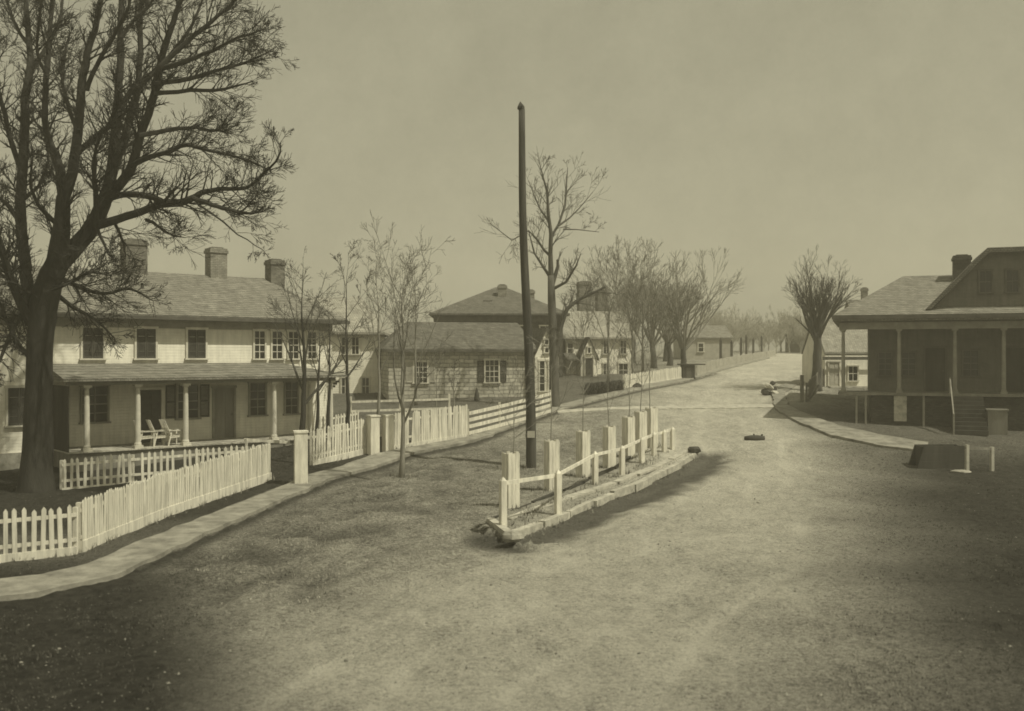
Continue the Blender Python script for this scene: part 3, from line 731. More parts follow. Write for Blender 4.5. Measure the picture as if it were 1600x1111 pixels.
# ------------------------------------------------------------------ tall pole
def pole():
    p = gp(830, 731); d = p.y; h = (731-170)/F*d
    root = thing('tall_pole', p, 'tall bare dark wooden pole with a pointed tip rising from the road island', 'pole')
    top = Vector((xr(814, d)-p.x, 0, h)); N_ = 14
    pts = [Vector((0,0,-.5)).lerp(top, 0)]+[top*(i/N_)+Vector((.05*math.sin(i*.5),0,0)) for i in range(N_+1)]
    pts[0] = Vector((0,0,-.4)); rad = [.215]+[.212-.085*i/N_ for i in range(N_+1)]
    MB().tube(pts, rad, 16).build('shaft', M['pole'], root, True)
    MB().tube([top, top+Vector((0,0,.09)), top+Vector((-.03,0,.30))], [.15, .15, .015], 12).build('tip', M['pole'], root, False)
    MB().tube([Vector((-.02,0,1.25)), Vector((-.02,0,1.42))], [.213, .211], 16).build('collar', M['wood'], root, True)
    bill = MB()
    MB().box(-.16, .14, -.232, -.222, 1.25, 1.52).build('notice', M['paleshut'], root)
pole()

# ------------------------------------------------------------------ tree boxes, low posts, rail, kerb planks of the island
def tree_box():
    root = thing('tree_box', (0,0,0), 'x', 'tree guard', 0, 'white board tree guards on the road island')
    w, h = .40, 1.78; k = 0
    for s in range(4):
        Mx = Matrix.Rotation(math.pi/2*s, 4, 'Z'); mb = MB()
        for i in range(3):
            x0 = -w/2+.004+i*(w-.02)/3; ht = h+rnd.uniform(-.05, .05)
            mb.box(x0, x0+(w-.02)/3-.006, -w/2-.012, -w/2+.012, -.1, ht, Mx)
        for z in (.35, 1.35): mb.box(-w/2+.02, w/2-.02, -w/2+.012, -w/2+.04, z, z+.08, Mx)
        mb.build('side_panel', M['box'], root)
    return root
tb = tree_box()
boxes = [(798,795,1.0,'white tree guard nearest the viewer on the road island'), (862,766,1.0,'white tree guard just right of the tall pole foot, second from the viewer'), (911,743,.98,'third white tree guard from the viewer on the road island'),
         (952,730,.95,'fourth white tree guard from the viewer on the road island'), (982,714,.98,'fifth white tree guard from the viewer, partly behind the fourth'), (1001,705,1.0,'sixth white tree guard, left of the two that touch at the far end'), (1018,698,1.0,'farthest white tree guard at the far end of the road island')]
rots = (.5, .42, .6, .5, .55, .45, .5)
for i, (px, row, s, lb) in enumerate(boxes):
    p = gp(px, row)
    if i == 0: tb.location = p; tb.rotation_euler = (0,0,rots[i]); tb['label'] = lb
    else: dup(tb, p, lb, rots[i], s)
# the low rail fence of pointed posts
lp = [(786,826), (872,806), (930,756), (972,740), (1003,723), (1022,712), (1038,706), (1051,701)]
o = gp(*lp[0]); rf = thing('rail_fence', o, 'low white fence of pointed posts joined by one slanting rail along the road island', 'fence')
hts = [1.45, 1.40, 1.22, 1.12, 1.1, 1.05, 1.0, 1.0]; prev = None
for (px, row), h in zip(lp, hts):
    q = gp(px, row)-o; w = .085; Mx = Matrix.Translation(q) @ Matrix.Rotation(.45, 4, 'Z')
    mb = MB().box(-w, w, -w, w, -.35, h-.12, Mx); b = [(-w,-w,h-.12), (w,-w,h-.12), (w,w,h-.12), (-w,w,h-.12), (0,0,h)]
    mb.add([Mx @ Vector(v) for v in b], [(0,1,4), (1,2,4), (2,3,4), (3,0,4)]); mb.build('post', M['box'], rf)
    t = q+Vector((-.03, .1, h*.86))
    if prev is not None: MB().beam(prev, t, .05, .11).build('rail', M['box'], rf)
    prev = t
def kerb(name, px0, px1, label, w, h, dz=0, n=5, mat='plankpale', off=0):
    a, b = gp(*px0), gp(*px1); o = a.copy(); mb = MB(); r = random.Random(int(px0[0]+px0[1]))
    for i in range(n):
        p, q = a.lerp(b, i/n+.003), a.lerp(b, (i+1)/n-.003)
        p.z = P(p.y)+dz+r.uniform(-.03, .03); q.z = P(q.y)+dz+r.uniform(-.04, .03)
        j = Vector((r.uniform(-.05, .05), r.uniform(-.05, .05), 0)); mb.beam(p-o+j, q-o-j*.6, w*r.uniform(.7, 1.1), h*r.uniform(.85, 1.1))
    ob = mb.build(name, M[mat]); ob.location = o; return tag(ob, label, 'kerb')
kerb('timber_kerb', (796,838), (1082,710), 'outermost pale timber kerb along the dark bank of the road island', .24, .26, -.02, 9)
kerb('timber_kerb', (792,812), (1072,705), 'middle pale timber kerb between the low posts and the outer kerb', .34, .10, .03, 8)
kerb('timber_kerb', (766,815), (796,838), 'short timber at the near end of the road island kerb', .26, .16, .03, 1)
kerb('timber_kerb', (770,812), (990,712), 'thin dark timber laid just behind the low pointed posts', .10, .10, .04, 5, 'darkwood')
# rocks / clods near the island nose and heaps
def rock(mb, c, s, r, sub=7):
    n = 8; rings = []
    for j in range(1, 5):
        th = math.pi*j/5; ring = []
        for k in range(n):
            ph = 2*math.pi*k/n; q = Vector((math.sin(th)*math.cos(ph)*s[0], math.sin(th)*math.sin(ph)*s[1], math.cos(th)*s[2]))*(1+r.uniform(-.18, .18)); ring.append(q+Vector(c))
        rings.append(ring)
    vs = [Vector(c)+Vector((0,0,s[2]))]+[v for ring in rings for v in ring]+[Vector(c)-Vector((0,0,s[2]))]
    fs = [(0, 1+k, 1+(k+1) % n) for k in range(n)]
    for j in range(3):
        for k in range(n): fs.append((1+j*n+k, 1+(j+1)*n+k, 1+(j+1)*n+(k+1) % n, 1+j*n+(k+1) % n))
    e = len(vs)-1; fs += [(e, 1+3*n+(k+1) % n, 1+3*n+k) for k in range(n)]
    mb.add(vs, fs)
rk = [(800,842,.3,.16,'rock','pale rough stone at the near corner of the road island'), (776,818,.13,.07,'darkrock','dark flat stone at the near tip of the road island'), (1084,706,.30,.17,'darkrock','dark pointed stone at the far tip of the road island'),
      (1502,738,.42,.08,'rock','flat pale stone on the ground before the dark trough'), (995,606,.34,.24,'darkrock','larger dark boulder by the far left boardwalk edge'), (988,602,.3,.25,'darkrock','smaller dark boulder behind the larger one at the far boardwalk')]
for i, (px, row, s, h, mt, lb) in enumerate(rk):
    mb = MB(); r_ = random.Random(i); rock(mb, (0,0,h*.5), (s, s*.6, h), r_); ob = mb.build('stone', M[mt], None, False); ob.location = gp(px, row); tag(ob, lb, 'stone')
# log on the road
lg = thing('short_log', gp(1179, 688), 'short dark log lying crosswise on the open road', 'log', R(2))
MB().tube([(-.46,0,.10), (-.2,.01,.12), (.1,0,.12), (.46,.02,.11)], [.10,.13,.14,.11], 10).build('trunk_piece', M['darkwood'], lg, True)
MB().tube([(.3,0,.15), (.36,-.03,.30)], [.05,.035], 6).build('stub', M['darkwood'], lg); MB().tube([(-.02,0,.2), (-.03,.02,.32)], [.05,.03], 6).build('stub', M['darkwood'], lg)
# trough and hitching rail at right
def trough():
    p = gp(1432, 732); root = thing('wooden_trough', p, 'dark low wooden trough at the end of the right-hand boardwalk', 'trough', R(4))
    L, W, H_ = 2.05, .8, .92
    for i, (y0, y1) in enumerate(((0,.05), (W-.05, W))): 
        mb = MB()
        for j_, z in enumerate((0, .31, .62)): mb.extrude([(.02+.10*j_, y0, z-.02), (.12+.10*j_, y0, z+.285), (L+.02*j_, y0, z+.285), (L, y0, z-.02)], (0, y1-y0, 0))
        mb.build('side_board', M['darkwood'], root)
    for x in (0.33, L-.05): MB().box(x+.003, x+.047, .05, W-.05, -.02, H_-.04).build('end_board', M['darkwood'], root)
    MB().box(.38, L-.05, .05, W-.05, .1, .16).build('bottom', M['darkwood'], root)
    p = gp(1511, 736); root = thing('hitching_rail', p, 'pale two-post hitching rail standing beside the dark trough', 'hitching rail', R(10))
    for x, h in ((0, 1.05), (1.1, .95)): MB().box(x-.06, x+.06, -.06, .06, -.3, h).build('post', M['paleshut'], root)
    MB().beam((-.1,-.02,.93), (1.25,-.02,.86), .05, .09).build('rail', M['wood'], root)
trough()
# leaning plank & post near the right tree
p = gp(1253, 628); o = MB().box(-.09, .09, -.09, .09, -.3, 1.62).build('square_post', M['wood']); o.location = p; tag(o, 'lone dark square post beside the right-hand boardwalk bend', 'post')
p = gp(1263, 627); o = MB().beam((0,0,.05), (.75,.5,.98), .12, .06).build('leaning_plank', M['wood']); o.location = p; tag(o, 'plank leaning up against the ramshackle gray picket fence', 'plank')
# pointed marker by the stone house
p = gp(745, 626); o = MB().lathe([(.16,-.2), (.17,.1), (.13,.45), (.02,.82)], 7).build('pointed_stump', M['darkwood']); o.location = p; tag(o, 'small dark pointed stump standing before the stone cottage wall', 'stump')

# ------------------------------------------------------------------ heap of stones by the right walk
pc = gp(1203, 617)
for k, (dx, dy, dz, sx, sy, sz, mt, lb, tl) in enumerate(((-.22, 0, .17, .34, .26, .26, 'darkrock', 'largest dark stone at the foot of the heap by the far boardwalk bend', .3), (.30, .05, .13, .26, .22, .18, 'palestone', 'low pale stone at the right foot of the heap by the boardwalk bend', .1),
        (.0, .04, .50, .42, .24, .13, 'palestone', 'long pale slab lying tilted across the heap by the boardwalk bend', .45), (.20, .06, .76, .19, .18, .15, 'darkrock', 'round dark stone topping the heap by the boardwalk bend', 0), (.33, .12, .40, .15, .14, .17, 'darkrock', 'small dark stone wedged upright at the right side of the heap', .2))):
    mb = MB(); rock(mb, (0,0,0), (sx, sy, sz), random.Random(90+k)); ob = mb.build('heap_stone', M[mt], None, False); ob.location = pc+Vector((dx, dy, dz)); ob.rotation_euler = (0, tl, k*.4); tag(ob, lb, 'stone', 'stones heaped by the far boardwalk bend')

# ------------------------------------------------------------------ trees
def rot_dir(d, ang, r):
    ax = d.orthogonal().normalized(); ax.rotate(Matrix.Rotation(r.uniform(0, 2*math.pi), 3, d)); q = d.copy(); q.rotate(Matrix.Rotation(ang, 3, ax)); return q.normalized()
def branch(mb, r, p, d, L, rad, lv, cf):
    n = max(3, int(L/cf['seg'])); pts = [p.copy()]; rs = [rad]; d = d.copy()
    tip = cf['tip']
    for i in range(n):
        d = (d+Vector((r.gauss(0, cf['wob']), r.gauss(0, cf['wob']), r.gauss(0, cf['wob'])))+Vector((0,0,cf['up']))).normalized()
        p = p+d*(L/n); pts.append(p.copy()); rs.append(max(tip, rad*(1-(i+1)/n)**.8))
    mb.tube(pts, rs, 5 if rad > .05 else 3, False)
    if lv >= cf['lv']: return
    k = cf['kids'][lv]; k = max(1, int(k*r.uniform(.75, 1.25)))
    for j in range(k):
        t = r.uniform(.22, .97); x = t*n; i = min(n-1, int(x)); q = pts[i].lerp(pts[i+1], x-i); dd = (pts[i+1]-pts[i]).normalized()
        cd = rot_dir(dd, R(r.uniform(*cf['ang'])), r); rr = rs[i]*r.uniform(.5, .72)
        branch(mb, r, q, cd, L*r.uniform(.42, .66)*(1.12-.5*t), max(tip, rr), lv+1, cf)
def tree(name, loc, label, h, rt, seed, fork=.3, limbs=6, spread=(20,42), cf=None, lean=(0,0), cat='tree', group=None, mats=('bark','twig'), central=True, llen=.62):
    r = random.Random(seed); root = thing(name, loc, label, cat, 0, group)
    c = dict(seg=.55, wob=.10, up=.05, tip=.009, lv=3, kids=(7,6,4), ang=(25,55)); c.update(cf or {})
    tr = MB(); cr = MB(); H_ = h*(.8 if central else fork*1.25); n = 10; pts = []; rs = []
    x = y = 0
    for i in range(n+1):
        t = i/n; x += r.gauss(0, .035)*h/10; y += r.gauss(0, .035)*h/10
        if i == 0: x = y = 0
        pts.append(Vector((x+lean[0]*t*H_, y+lean[1]*t*H_, H_*t-.25*(i == 0)))); rs.append(rt*(1.28 if i == 0 else (1-.85*t if central else 1-.3*t)))
    tr.tube(pts, rs, 10); tr.build('trunk', M[mats[0]], root, True)
    for k in range(limbs):
        t = (fork+(.98-fork)*(k/max(1, limbs-1)) if central else r.uniform(.72, .98)); x = t*n*.999; i = int(x); q = pts[i].lerp(pts[i+1], x-i)
        az = k*2.4+r.uniform(-.4, .4); inc = R(r.uniform(*spread)); d = Vector((math.sin(inc)*math.cos(az), math.sin(inc)*math.sin(az), math.cos(inc)))
        L = (h-q.z)*llen*r.uniform(.85, 1.2)/max(.6, math.cos(inc)) if not central else h*llen*.55*(1.25-.7*t)*r.uniform(.8, 1.2)
        branch(cr, r, q, d, L, rs[i]*(.62 if central else .48), 0, c)
    if central: branch(cr, r, pts[-1], Vector((0,0,1)), h*.22, rs[-1], 0, c)
    cr.build('crown', M[mats[1]], root, False, False)
    return root

# the big tree at the left, limb by limb
def big_tree():
    d0 = 33.5; base = gp(58, 766); base = Vector((xr(56, d0), d0, P(d0))); r = random.Random(11)
    root = thing('old_tree', base, 'huge many-limbed bare tree at the left edge, its crown filling the upper left', 'tree')
    tr = MB(); cr = MB()
    def limb(pl, rl, dz=0.0, dend=0.0, twig=True, side=8, dens=1.0, mb=None, upc=None):
        pts = []; n = len(pl)
        for i, (px, row) in enumerate(pl):
            t = i/(n-1); d = d0+dz+dend*t; pts.append(at(px, row, d)-base)
        rad = [q/F*d0 for q in rl]
        # smooth subdivision
        P2, R2 = [], []
        for i in range(n-1):
            p0, p1, p2, p3 = pts[max(0, i-1)], pts[i], pts[i+1], pts[min(n-1, i+2)]
            for k in range(3):
                t = k/3; P2.append(.5*((2*p1)+(-p0+p2)*t+(2*p0-5*p1+4*p2-p3)*t*t+(-p0+3*p1-3*p2+p3)*t**3)+Vector((r.gauss(0,.012),r.gauss(0,.012),r.gauss(0,.012)))); R2.append(rad[i]+(rad[i+1]-rad[i])*t)
        P2.append(pts[-1]); R2.append(rad[-1])
        (mb or cr).tube(P2, R2, side)
        if twig:
            c = dict(seg=.30, wob=.09, up=.035, tip=.0065, lv=2, kids=(7,6), ang=(22,50))
            tot = sum((b-a).length for a, b in zip(P2, P2[1:])); m_ = len(P2)-1
            for q in range(int(tot*6.5*dens)):
                t = r.uniform(.12, 1)**.8; x = t*m_*.999; i = int(x); p = P2[i].lerp(P2[i+1], x-i); dd = (P2[i+1]-P2[i]).normalized()
                cd = rot_dir(dd, R(r.uniform(30, 65)), r); cd = (cd+Vector((.12, 0, .18))).normalized()
                L = r.uniform(.5, 2.1)*(1.15-.7*t); branch(cr, r, p, cd, L, max(.012, min(.045, R2[i]*.35)), 0 if r.random() < .55 else 1, c)
    limb([(56,790),(57,735),(60,650),(62,560),(66,495),(73,455),(80,425),(84,402)], [34,24,21,19,20,21,17,8], 0, 0, False, 14, mb=tr)
    limb([(66,500),(74,450),(95,412),(137,364),(157,327),(170,290),(178,232),(182,178),(188,104),(188,41),(190,-60)], [18,17,15,13.5,12.5,10,8.5,7.5,6,5,3.5], 0, .8, dens=.5)
    limb([(70,480),(78,440),(91,404),(98,344),(99,310),(112,269),(122,207),(128,137),(137,83),(153,25),(165,-60)], [20,19,17,12.5,10.5,8.5,7.5,6.5,5.5,4.5,3], 0, -1, dens=.6)
    limb([(99,315),(93,269),(86,240),(73,207),(71,145),(75,83),(80,30),(88,-50)], [8,8,7,5.5,5,4.5,3.5,2.5], 0, 1.8)
    limb([(64,560),(52,500),(42,440),(38,400),(32,335),(35,269),(39,207),(40,153),(47,104),(45,62),(40,0),(36,-60)], [11,10.5,10,9,8.5,8,7.5,7,6,5,4,3], 0, 2.5, dens=.7)
    limb([(157,330),(174,300),(190,284),(207,257),(219,211),(238,161),(248,108),(265,50),(282,0),(300,-60)], [9,8.5,8,7.5,6.5,6,5.5,4.5,3.5,2.5], 0, -2)
    limb([(170,292),(180,255),(190,232),(203,182),(215,137),(219,83),(220,25),(224,-50)], [8,7.5,7,6.5,5.5,4.8,4,3], 0, 2)
    limb([(150,352),(186,341),(219,331),(248,319),(282,317),(306,306),(323,298),(356,294),(385,292),(414,269),(435,244),(438,222)], [7.5,6.5,6,6,6,5,3.8,3,2.6,2,1.4,.7], -.1, -3, dens=.9)
    limb([(300,308),(331,319),(356,327),(385,333),(412,330)], [4,3.3,2.8,2,.8], -2.5, -.8, dens=1.4)
    limb([(165,312),(185,305),(207,304),(232,306),(258,316)], [5.5,5,4.5,4.5,4], 0, -1.5, side=6)
    limb([(205,258),(232,246),(265,236),(290,226),(315,232),(352,240),(385,250),(424,267)], [4.5,4,3.6,3.3,2.8,2.3,1.8,.8], -.8, -1.5, side=6)
    limb([(217,212),(265,203),(306,199),(340,203),(356,180)], [4,3.3,2.7,2.2,.8], -1.2, 1.5, side=6, dens=1.3)
    limb([(246,110),(290,95),(331,79),(373,58),(416,44)], [4.5,3.5,2.7,2,.8], -1.4, -1, side=6, dens=1.2)
    limb([(240,130),(298,122),(344,108),(389,95),(424,77)], [4,3.3,2.5,1.8,.7], -1.4, 1, side=6, dens=1.2)
    limb([(250,104),(290,66),(331,33),(369,0),(400,-30)], [4.5,3.8,3,2.3,1.2], -1.5, .6, side=6, dens=1.2)
    limb([(240,146),(298,141),(352,139),(395,126)], [3.5,3,2.2,.8], -1.3, 1.2, side=6, dens=1.2)
    limb([(126,234),(150,212),(168,198),(180,172),(186,140)], [5,4.5,4,3,2], -.3, -2, side=6)
    limb([(214,140),(240,112),(262,90),(300,40),(322,-20)], [4.5,4,3.5,2.5,1.4], 1.4, 1, side=6)
    limb([(182,180),(205,140),(232,118),(245,110)], [5,4.5,4,3], .4, 1, side=6)
    limb([(135,140),(152,100),(175,60),(200,10),(210,-40)], [4,3.6,3,2.4,1.4], -.8, -1.6, side=6)
    limb([(48,110),(75,70),(95,20),(100,-40)], [4,3.5,2.6,1.6], 2, 1.5, side=6)
    limb([(36,270),(20,230),(8,180),(-10,110),(-20,40)], [5,4.5,4,3,2], 1.8, -2.5, side=6)
    limb([(33,350),(12,320),(-10,300),(-40,270)], [4.5,3.6,2.6,1.4], 1.2, -1.5, side=6)
    limb([(58,520),(30,470),(6,400),(-14,330),(-30,240)], [8,7,6,4.5,3], .2, -3, side=6, dens=1.2)
    limb([(153,358),(160,376),(170,396),(180,408)], [3,2.4,1.6,.6], 0, -1, side=5, dens=1.0)
    limb([(176,344),(186,362),(194,384),(196,402)], [3,2.4,1.6,.6], -.1, 1, side=5, dens=1.0)
    limb([(228,342),(246,352),(265,366),(290,371)], [3,2.4,1.6,.6], -.7, -1, side=5, dens=1.2)
    limb([(310,320),(340,338),(372,366),(410,389)], [1.8,1.5,1,.6], -2.6, -1, side=5, dens=.25)
    limb([(88,430),(120,446),(160,458),(205,452),(240,470)], [5,4,3,2,.8], .2, 1.6, side=6, dens=1.5)
    limb([(84,455),(115,480),(150,500),(180,530)], [4.5,3.6,2.5,.8], .2, .8, side=6, dens=1.4)
    limb([(50,470),(28,500),(8,540),(-12,590)], [5,4,3,1.5], .3, -1.4, side=6, dens=1.5)
    limb([(50,560),(30,540),(10,500),(0,470)], [5,4,3,1.5], .1, 1.4, side=6, dens=1.5)
    for pl, rl, dz, de in (([(45,70),(25,40),(10,0),(0,-40)],[3.5,3,2.4,1.6],2.2,1), ([(90,350),(60,320),(48,280),(52,240)],[4,3,2.2,1],-.2,-2), ([(122,205),(105,160),(98,110),(110,50)],[4,3.4,2.6,1.2],-.8,2),
        ([(150,360),(150,300),(146,250),(160,200)],[5,4.2,3.2,1.4],-.1,-2.4), ([(66,470),(40,455),(15,440),(-10,450)],[4,3.2,2.2,1],.2,-2), ([(70,455),(110,440),(140,425),(175,430)],[4,3.2,2.2,.8],-.2,-2.2),
        ([(36,310),(60,290),(75,250),(70,215)],[3.5,2.8,2,.8],1,.8), ([(188,60),(210,30),(240,0),(262,-40)],[3.5,2.8,2.2,1.4],.6,1.4), ([(75,120),(58,80),(62,30),(70,-30)],[3.2,2.6,2.2,1.6],1,-1.4)):
        limb(pl, rl, dz, de, side=6, dens=1.3)
    tr.build('trunk', M['bark'], root, True); cr.build('crown', M['bark'], root, False, False)
big_tree()

# yard and roadside trees
def on(px, row, d=None):
    if d is None: return gp(px, row)
    return Vector((xr(px, d), d, P(d)))
tree('yard_tree', on(473, 0, 39.5), 'dark yard tree with upswept limbs standing behind the short fence, right of the porch column', 8.4, .15, 3, .36, 8, (18,38), dict(kids=(5,4,3), up=.05, wob=.07, tip=.006), (.0,0), llen=.75)
tree('yard_tree', on(494, 0, 42.5), 'crooked dark tree close behind the yard tree, before the porch corner', 6.4, .10, 4, .5, 5, (15,35), dict(kids=(4,3,2), up=.05, wob=.07, tip=.006), (.02,0))
tree('yard_tree', on(512, 0, 45), 'slender leaning tree in front of the porch corner post', 6.8, .10, 5, .5, 5, (20,45), dict(kids=(4,3,2), wob=.07, tip=.006), (.015,0))
tree('yard_tree', on(544, 0, 46), 'tall thin straight tree between the porch house and the stone cottage', 8.6, .11, 6, .4, 8, (28,50), dict(kids=(4,4,3), up=.06))
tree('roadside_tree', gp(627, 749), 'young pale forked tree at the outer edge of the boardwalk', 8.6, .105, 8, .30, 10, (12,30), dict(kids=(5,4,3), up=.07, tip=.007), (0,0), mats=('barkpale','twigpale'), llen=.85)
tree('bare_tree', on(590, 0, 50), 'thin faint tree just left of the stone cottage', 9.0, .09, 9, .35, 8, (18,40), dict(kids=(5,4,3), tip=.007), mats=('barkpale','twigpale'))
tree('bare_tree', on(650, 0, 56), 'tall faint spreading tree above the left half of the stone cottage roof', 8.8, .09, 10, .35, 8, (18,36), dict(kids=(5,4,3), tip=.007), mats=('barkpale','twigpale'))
tree('sapling', on(709, 0, 54.5), 'little bushy sapling before the stone cottage wall between its windows', 2.7, .05, 12, .35, 6, (12,30), dict(kids=(4,3,2), seg=.25), mats=('barkpale','twig'))
tree('sapling', on(682, 0, 54.5), 'thin sapling beside the pale-shuttered window of the stone cottage', 3.0, .04, 13, .4, 5, (15,35), dict(kids=(4,3,2), seg=.25), mats=('barkpale','twigpale'))
# tree behind the pole, limb by limb
def pole_tree():
    d0 = 55.0; base = Vector((xr(866, d0), d0, P(d0))); r = random.Random(5)
    root = thing('roadside_tree', base, 'tall bare tree right behind the tall pole with one long bough arching right', 'tree'); tr = MB(); cr = MB()
    def limb(pl, rl, dend=0, mb=None, dens=1.0, dz=0):
        pts = [at(px, row, d0+dz+dend*i/(len(pl)-1))-base for i, (px, row) in enumerate(pl)]; rad = [q/F*d0*.44 for q in rl]; (mb or cr).tube(pts, rad, 8)
        if dens:
            tot = sum((b-a).length for a, b in zip(pts, pts[1:])); m_ = len(pts)-1
            for q in range(int(tot*3.2*dens)):
                t = r.uniform(.15, 1); x = t*m_*.999; i = int(x); p = pts[i].lerp(pts[i+1], x-i); dd = (pts[i+1]-pts[i]).normalized()
                branch(cr, r, p, rot_dir(dd, R(r.uniform(25, 55)), r), r.uniform(.5, 1.8), max(.012, rad[i]*.35), 0 if r.random() < .5 else 1, dict(seg=.35, wob=.08, up=.04, tip=.008, lv=2, kids=(5,4), ang=(22,48)))
    limb([(866,650),(866,628),(866,580),(864,520),(862,470),(861,430)], [24,19,16,15,14,12], 0, tr, 0)
    limb([(861,432),(860,395),(861,365),(857,335),(855,300),(845,262)], [10,8,7,5.5,4,1.5], -1)
    limb([(861,370),(873,350),(883,320),(885,290),(887,262)], [5,4.5,4,3,1.2], 1)
    limb([(860,400),(850,390),(838,372),(826,360),(800,375),(765,348)], [5,4.5,4,3,2.2,1], -1.5)
    limb([(861,435),(848,415),(835,395),(826,360)], [6,5,3.5,1.5], 1)
    limb([(857,345),(845,328),(836,308),(826,282)], [4,3,2.4,1], 1.5)
    limb([(863,445),(872,415),(871,405)], [8,6,4], 0, None, .5)
    limb([(866,450),(885,440),(900,415),(908,395)], [6,4.5,3,1.2], -1)
    limb([(873,352),(890,340),(905,325),(926,300)], [4,3,2,1], 1)
    limb([(868,550),(876,510),(886,482),(905,467),(925,458),(945,448)], [11,9,7.5,6,5,3], -.5)
    limb([(880,358),(900,358),(936,362)], [2.5,2,1], .3, None, .5)
    tr.build('trunk', M['elmbark'], root, True); cr.build('crown', M['elmbark'], root, False, False)
pole_tree()
# saplings inside the tree boxes
sp = [(798,795,'slim sapling growing out of the nearest white tree guard'), (862,766,'slim sapling growing out of the tree guard beside the pole'), (911,743,'slim sapling growing out of the third white tree guard'),
      (952,730,'slim sapling growing out of the fourth white tree guard'), (982,714,'slim sapling growing out of the fifth white tree guard'), (1001,705,'slim sapling growing out of the sixth white tree guard'), (1018,698,'slim sapling growing out of the farthest white tree guard')]
for i, (px, row, lb) in enumerate(sp):
    p = gp(px, row)
    if i == 0: tree('boxed_sapling', p, lb, 4.6, .034, 40, .60, 7, (30,60), dict(kids=(4,3,2), seg=.22, tip=.006, up=.05), group='saplings in the white tree guards', mats=('barkpale','twigpale'), llen=.75)
    else: tree('boxed_sapling', p, lb, rnd.uniform(4.8, 6.6), .032, 40+i, .55, 6, (15,35), dict(kids=(4,3,2), seg=.22, tip=.006, up=.08), group='saplings in the white tree guards', mats=('barkpale','twigpale'), llen=.8)
# row of bare trees on the left side of the road, beyond the gabled house
e1 = tree('elm_tree', on(951, 0, 69), 'slender bare tree before the white gabled house, nearest of the roadside row', 8.6, .10, 21, .25, 10, (10,28), dict(kids=(5,4,4), up=.03, tip=.009, wob=.06, ang=(15,36)), group='bare trees lining the left side of the road', llen=.85, mats=('elmtwig','elmtwig'))
e2 = tree('elm_tree', on(1066, 0, 76), 'wide fan-shaped bare tree with multiple stems at the right end of the left-hand row', 7.9, .28, 22, .22, 12, (8,44), dict(kids=(6,5,4), up=.03, tip=.010, wob=.06, ang=(15,36)), group='bare trees lining the left side of the road', central=False, llen=.74, mats=('twig','elmtwig'))
for nm, px, d, s, rz, lb, src in (
    ('a', 968, 85, 1.2, 1.0, 'second bare roadside tree, right of the gabled house corner window', e1), ('b', 988, 71, .96, 2.2, 'third bare roadside tree, its trunk left of the low roadside fence', e1),
    ('c', 1004, 78, 1.12, 3.1, 'pale bare tree behind the left end of the low roadside fence', e1), ('d', 1022, 82, 1.05, 4.2, 'dense bare tree behind the middle of the low roadside fence', e2),
    ('e', 1046, 86, 1.0, 5.2, 'dense bare tree behind the right end of the low roadside fence', e2), ('f', 1040, 93, 1.1, .7, 'farther fan-shaped bare tree directly behind the dark shed tree', e2), ('g', 990, 90, 1.1, 2.6, 'farther bare tree showing between the trunks of the roadside row', e2), ('h', 935, 88, 1.0, 1.4, 'bare tree behind the massive dark chimney of the gabled house', e2)):
    dup(src, on(px, 0, d), lb, rz, s)
# small far trees near the crest
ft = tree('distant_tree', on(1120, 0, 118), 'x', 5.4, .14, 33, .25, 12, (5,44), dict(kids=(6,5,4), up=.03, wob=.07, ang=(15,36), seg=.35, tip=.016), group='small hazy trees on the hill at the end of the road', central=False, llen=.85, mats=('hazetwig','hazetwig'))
ft['label'] = 'small hazy bare tree on the far hill where the road ends'
r9 = random.Random(4)
ft.scale = (.7, .7, .7)
for k in range(26):
    px = 1094+k*7.2+r9.uniform(-5, 5); dup(ft, on(px, 0, r9.uniform(112, 134)), ft['label'], r9.uniform(0, 6), r9.uniform(.4, .85))
# right-hand tree
tree('old_elm', on(1276, 0, 63), 'thick-trunked bare tree with a broom of upswept limbs before the small white house', 7.3, .34, 60, .42, 20, (3,40), dict(kids=(6,5,4), up=.035, tip=.007, wob=.06, ang=(14,34)), central=False, llen=.86, mats=('elmbark','elmbark'))
# hedge by the gabled house, ivy bush
def hedge():
    a, b = gp(916, 616), gp(972, 610); o = (a+b)/2; r = random.Random(3)
    root = thing('clipped_hedge', o, 'low dark leafless hedge in front of the gothic-gabled house', 'hedge'); mb = MB(); ln = (b-a)
    for i in range(420):
        t = r.random(); p = a.lerp(b, t)-o+Vector((r.uniform(-.1,.1), r.uniform(-.35,.35), 0)); p.z = P(p.y+o.y)-o.z
        q = p+Vector((r.uniform(-.3,.3), r.uniform(-.3,.3), r.uniform(.35,.75))); mb.tube([p, p.lerp(q, .5)+Vector((r.uniform(-.06,.06),0,0)), q], [.02,.016,.01], 3, False)
    mb.build('twigs', M['bark'], root, False, False)
    lf = MB()
    for i in range(2600):
        t = r.random(); p = a.lerp(b, t)-o+Vector((r.uniform(-.1,.1), r.uniform(-.4,.4), 0)); p.z = P(p.y+o.y)-o.z+r.uniform(.05,.68)
        d1 = Vector((r.gauss(0,1), r.gauss(0,1), r.gauss(0,1))).normalized()*.05; d2 = d1.orthogonal().normalized()*.035; lf.add([p-d1, p-d2, p+d1, p+d2], [(0,1,2,3)])
    lf.build('leaves', M['darkwood'], root, False, False)
hedge()

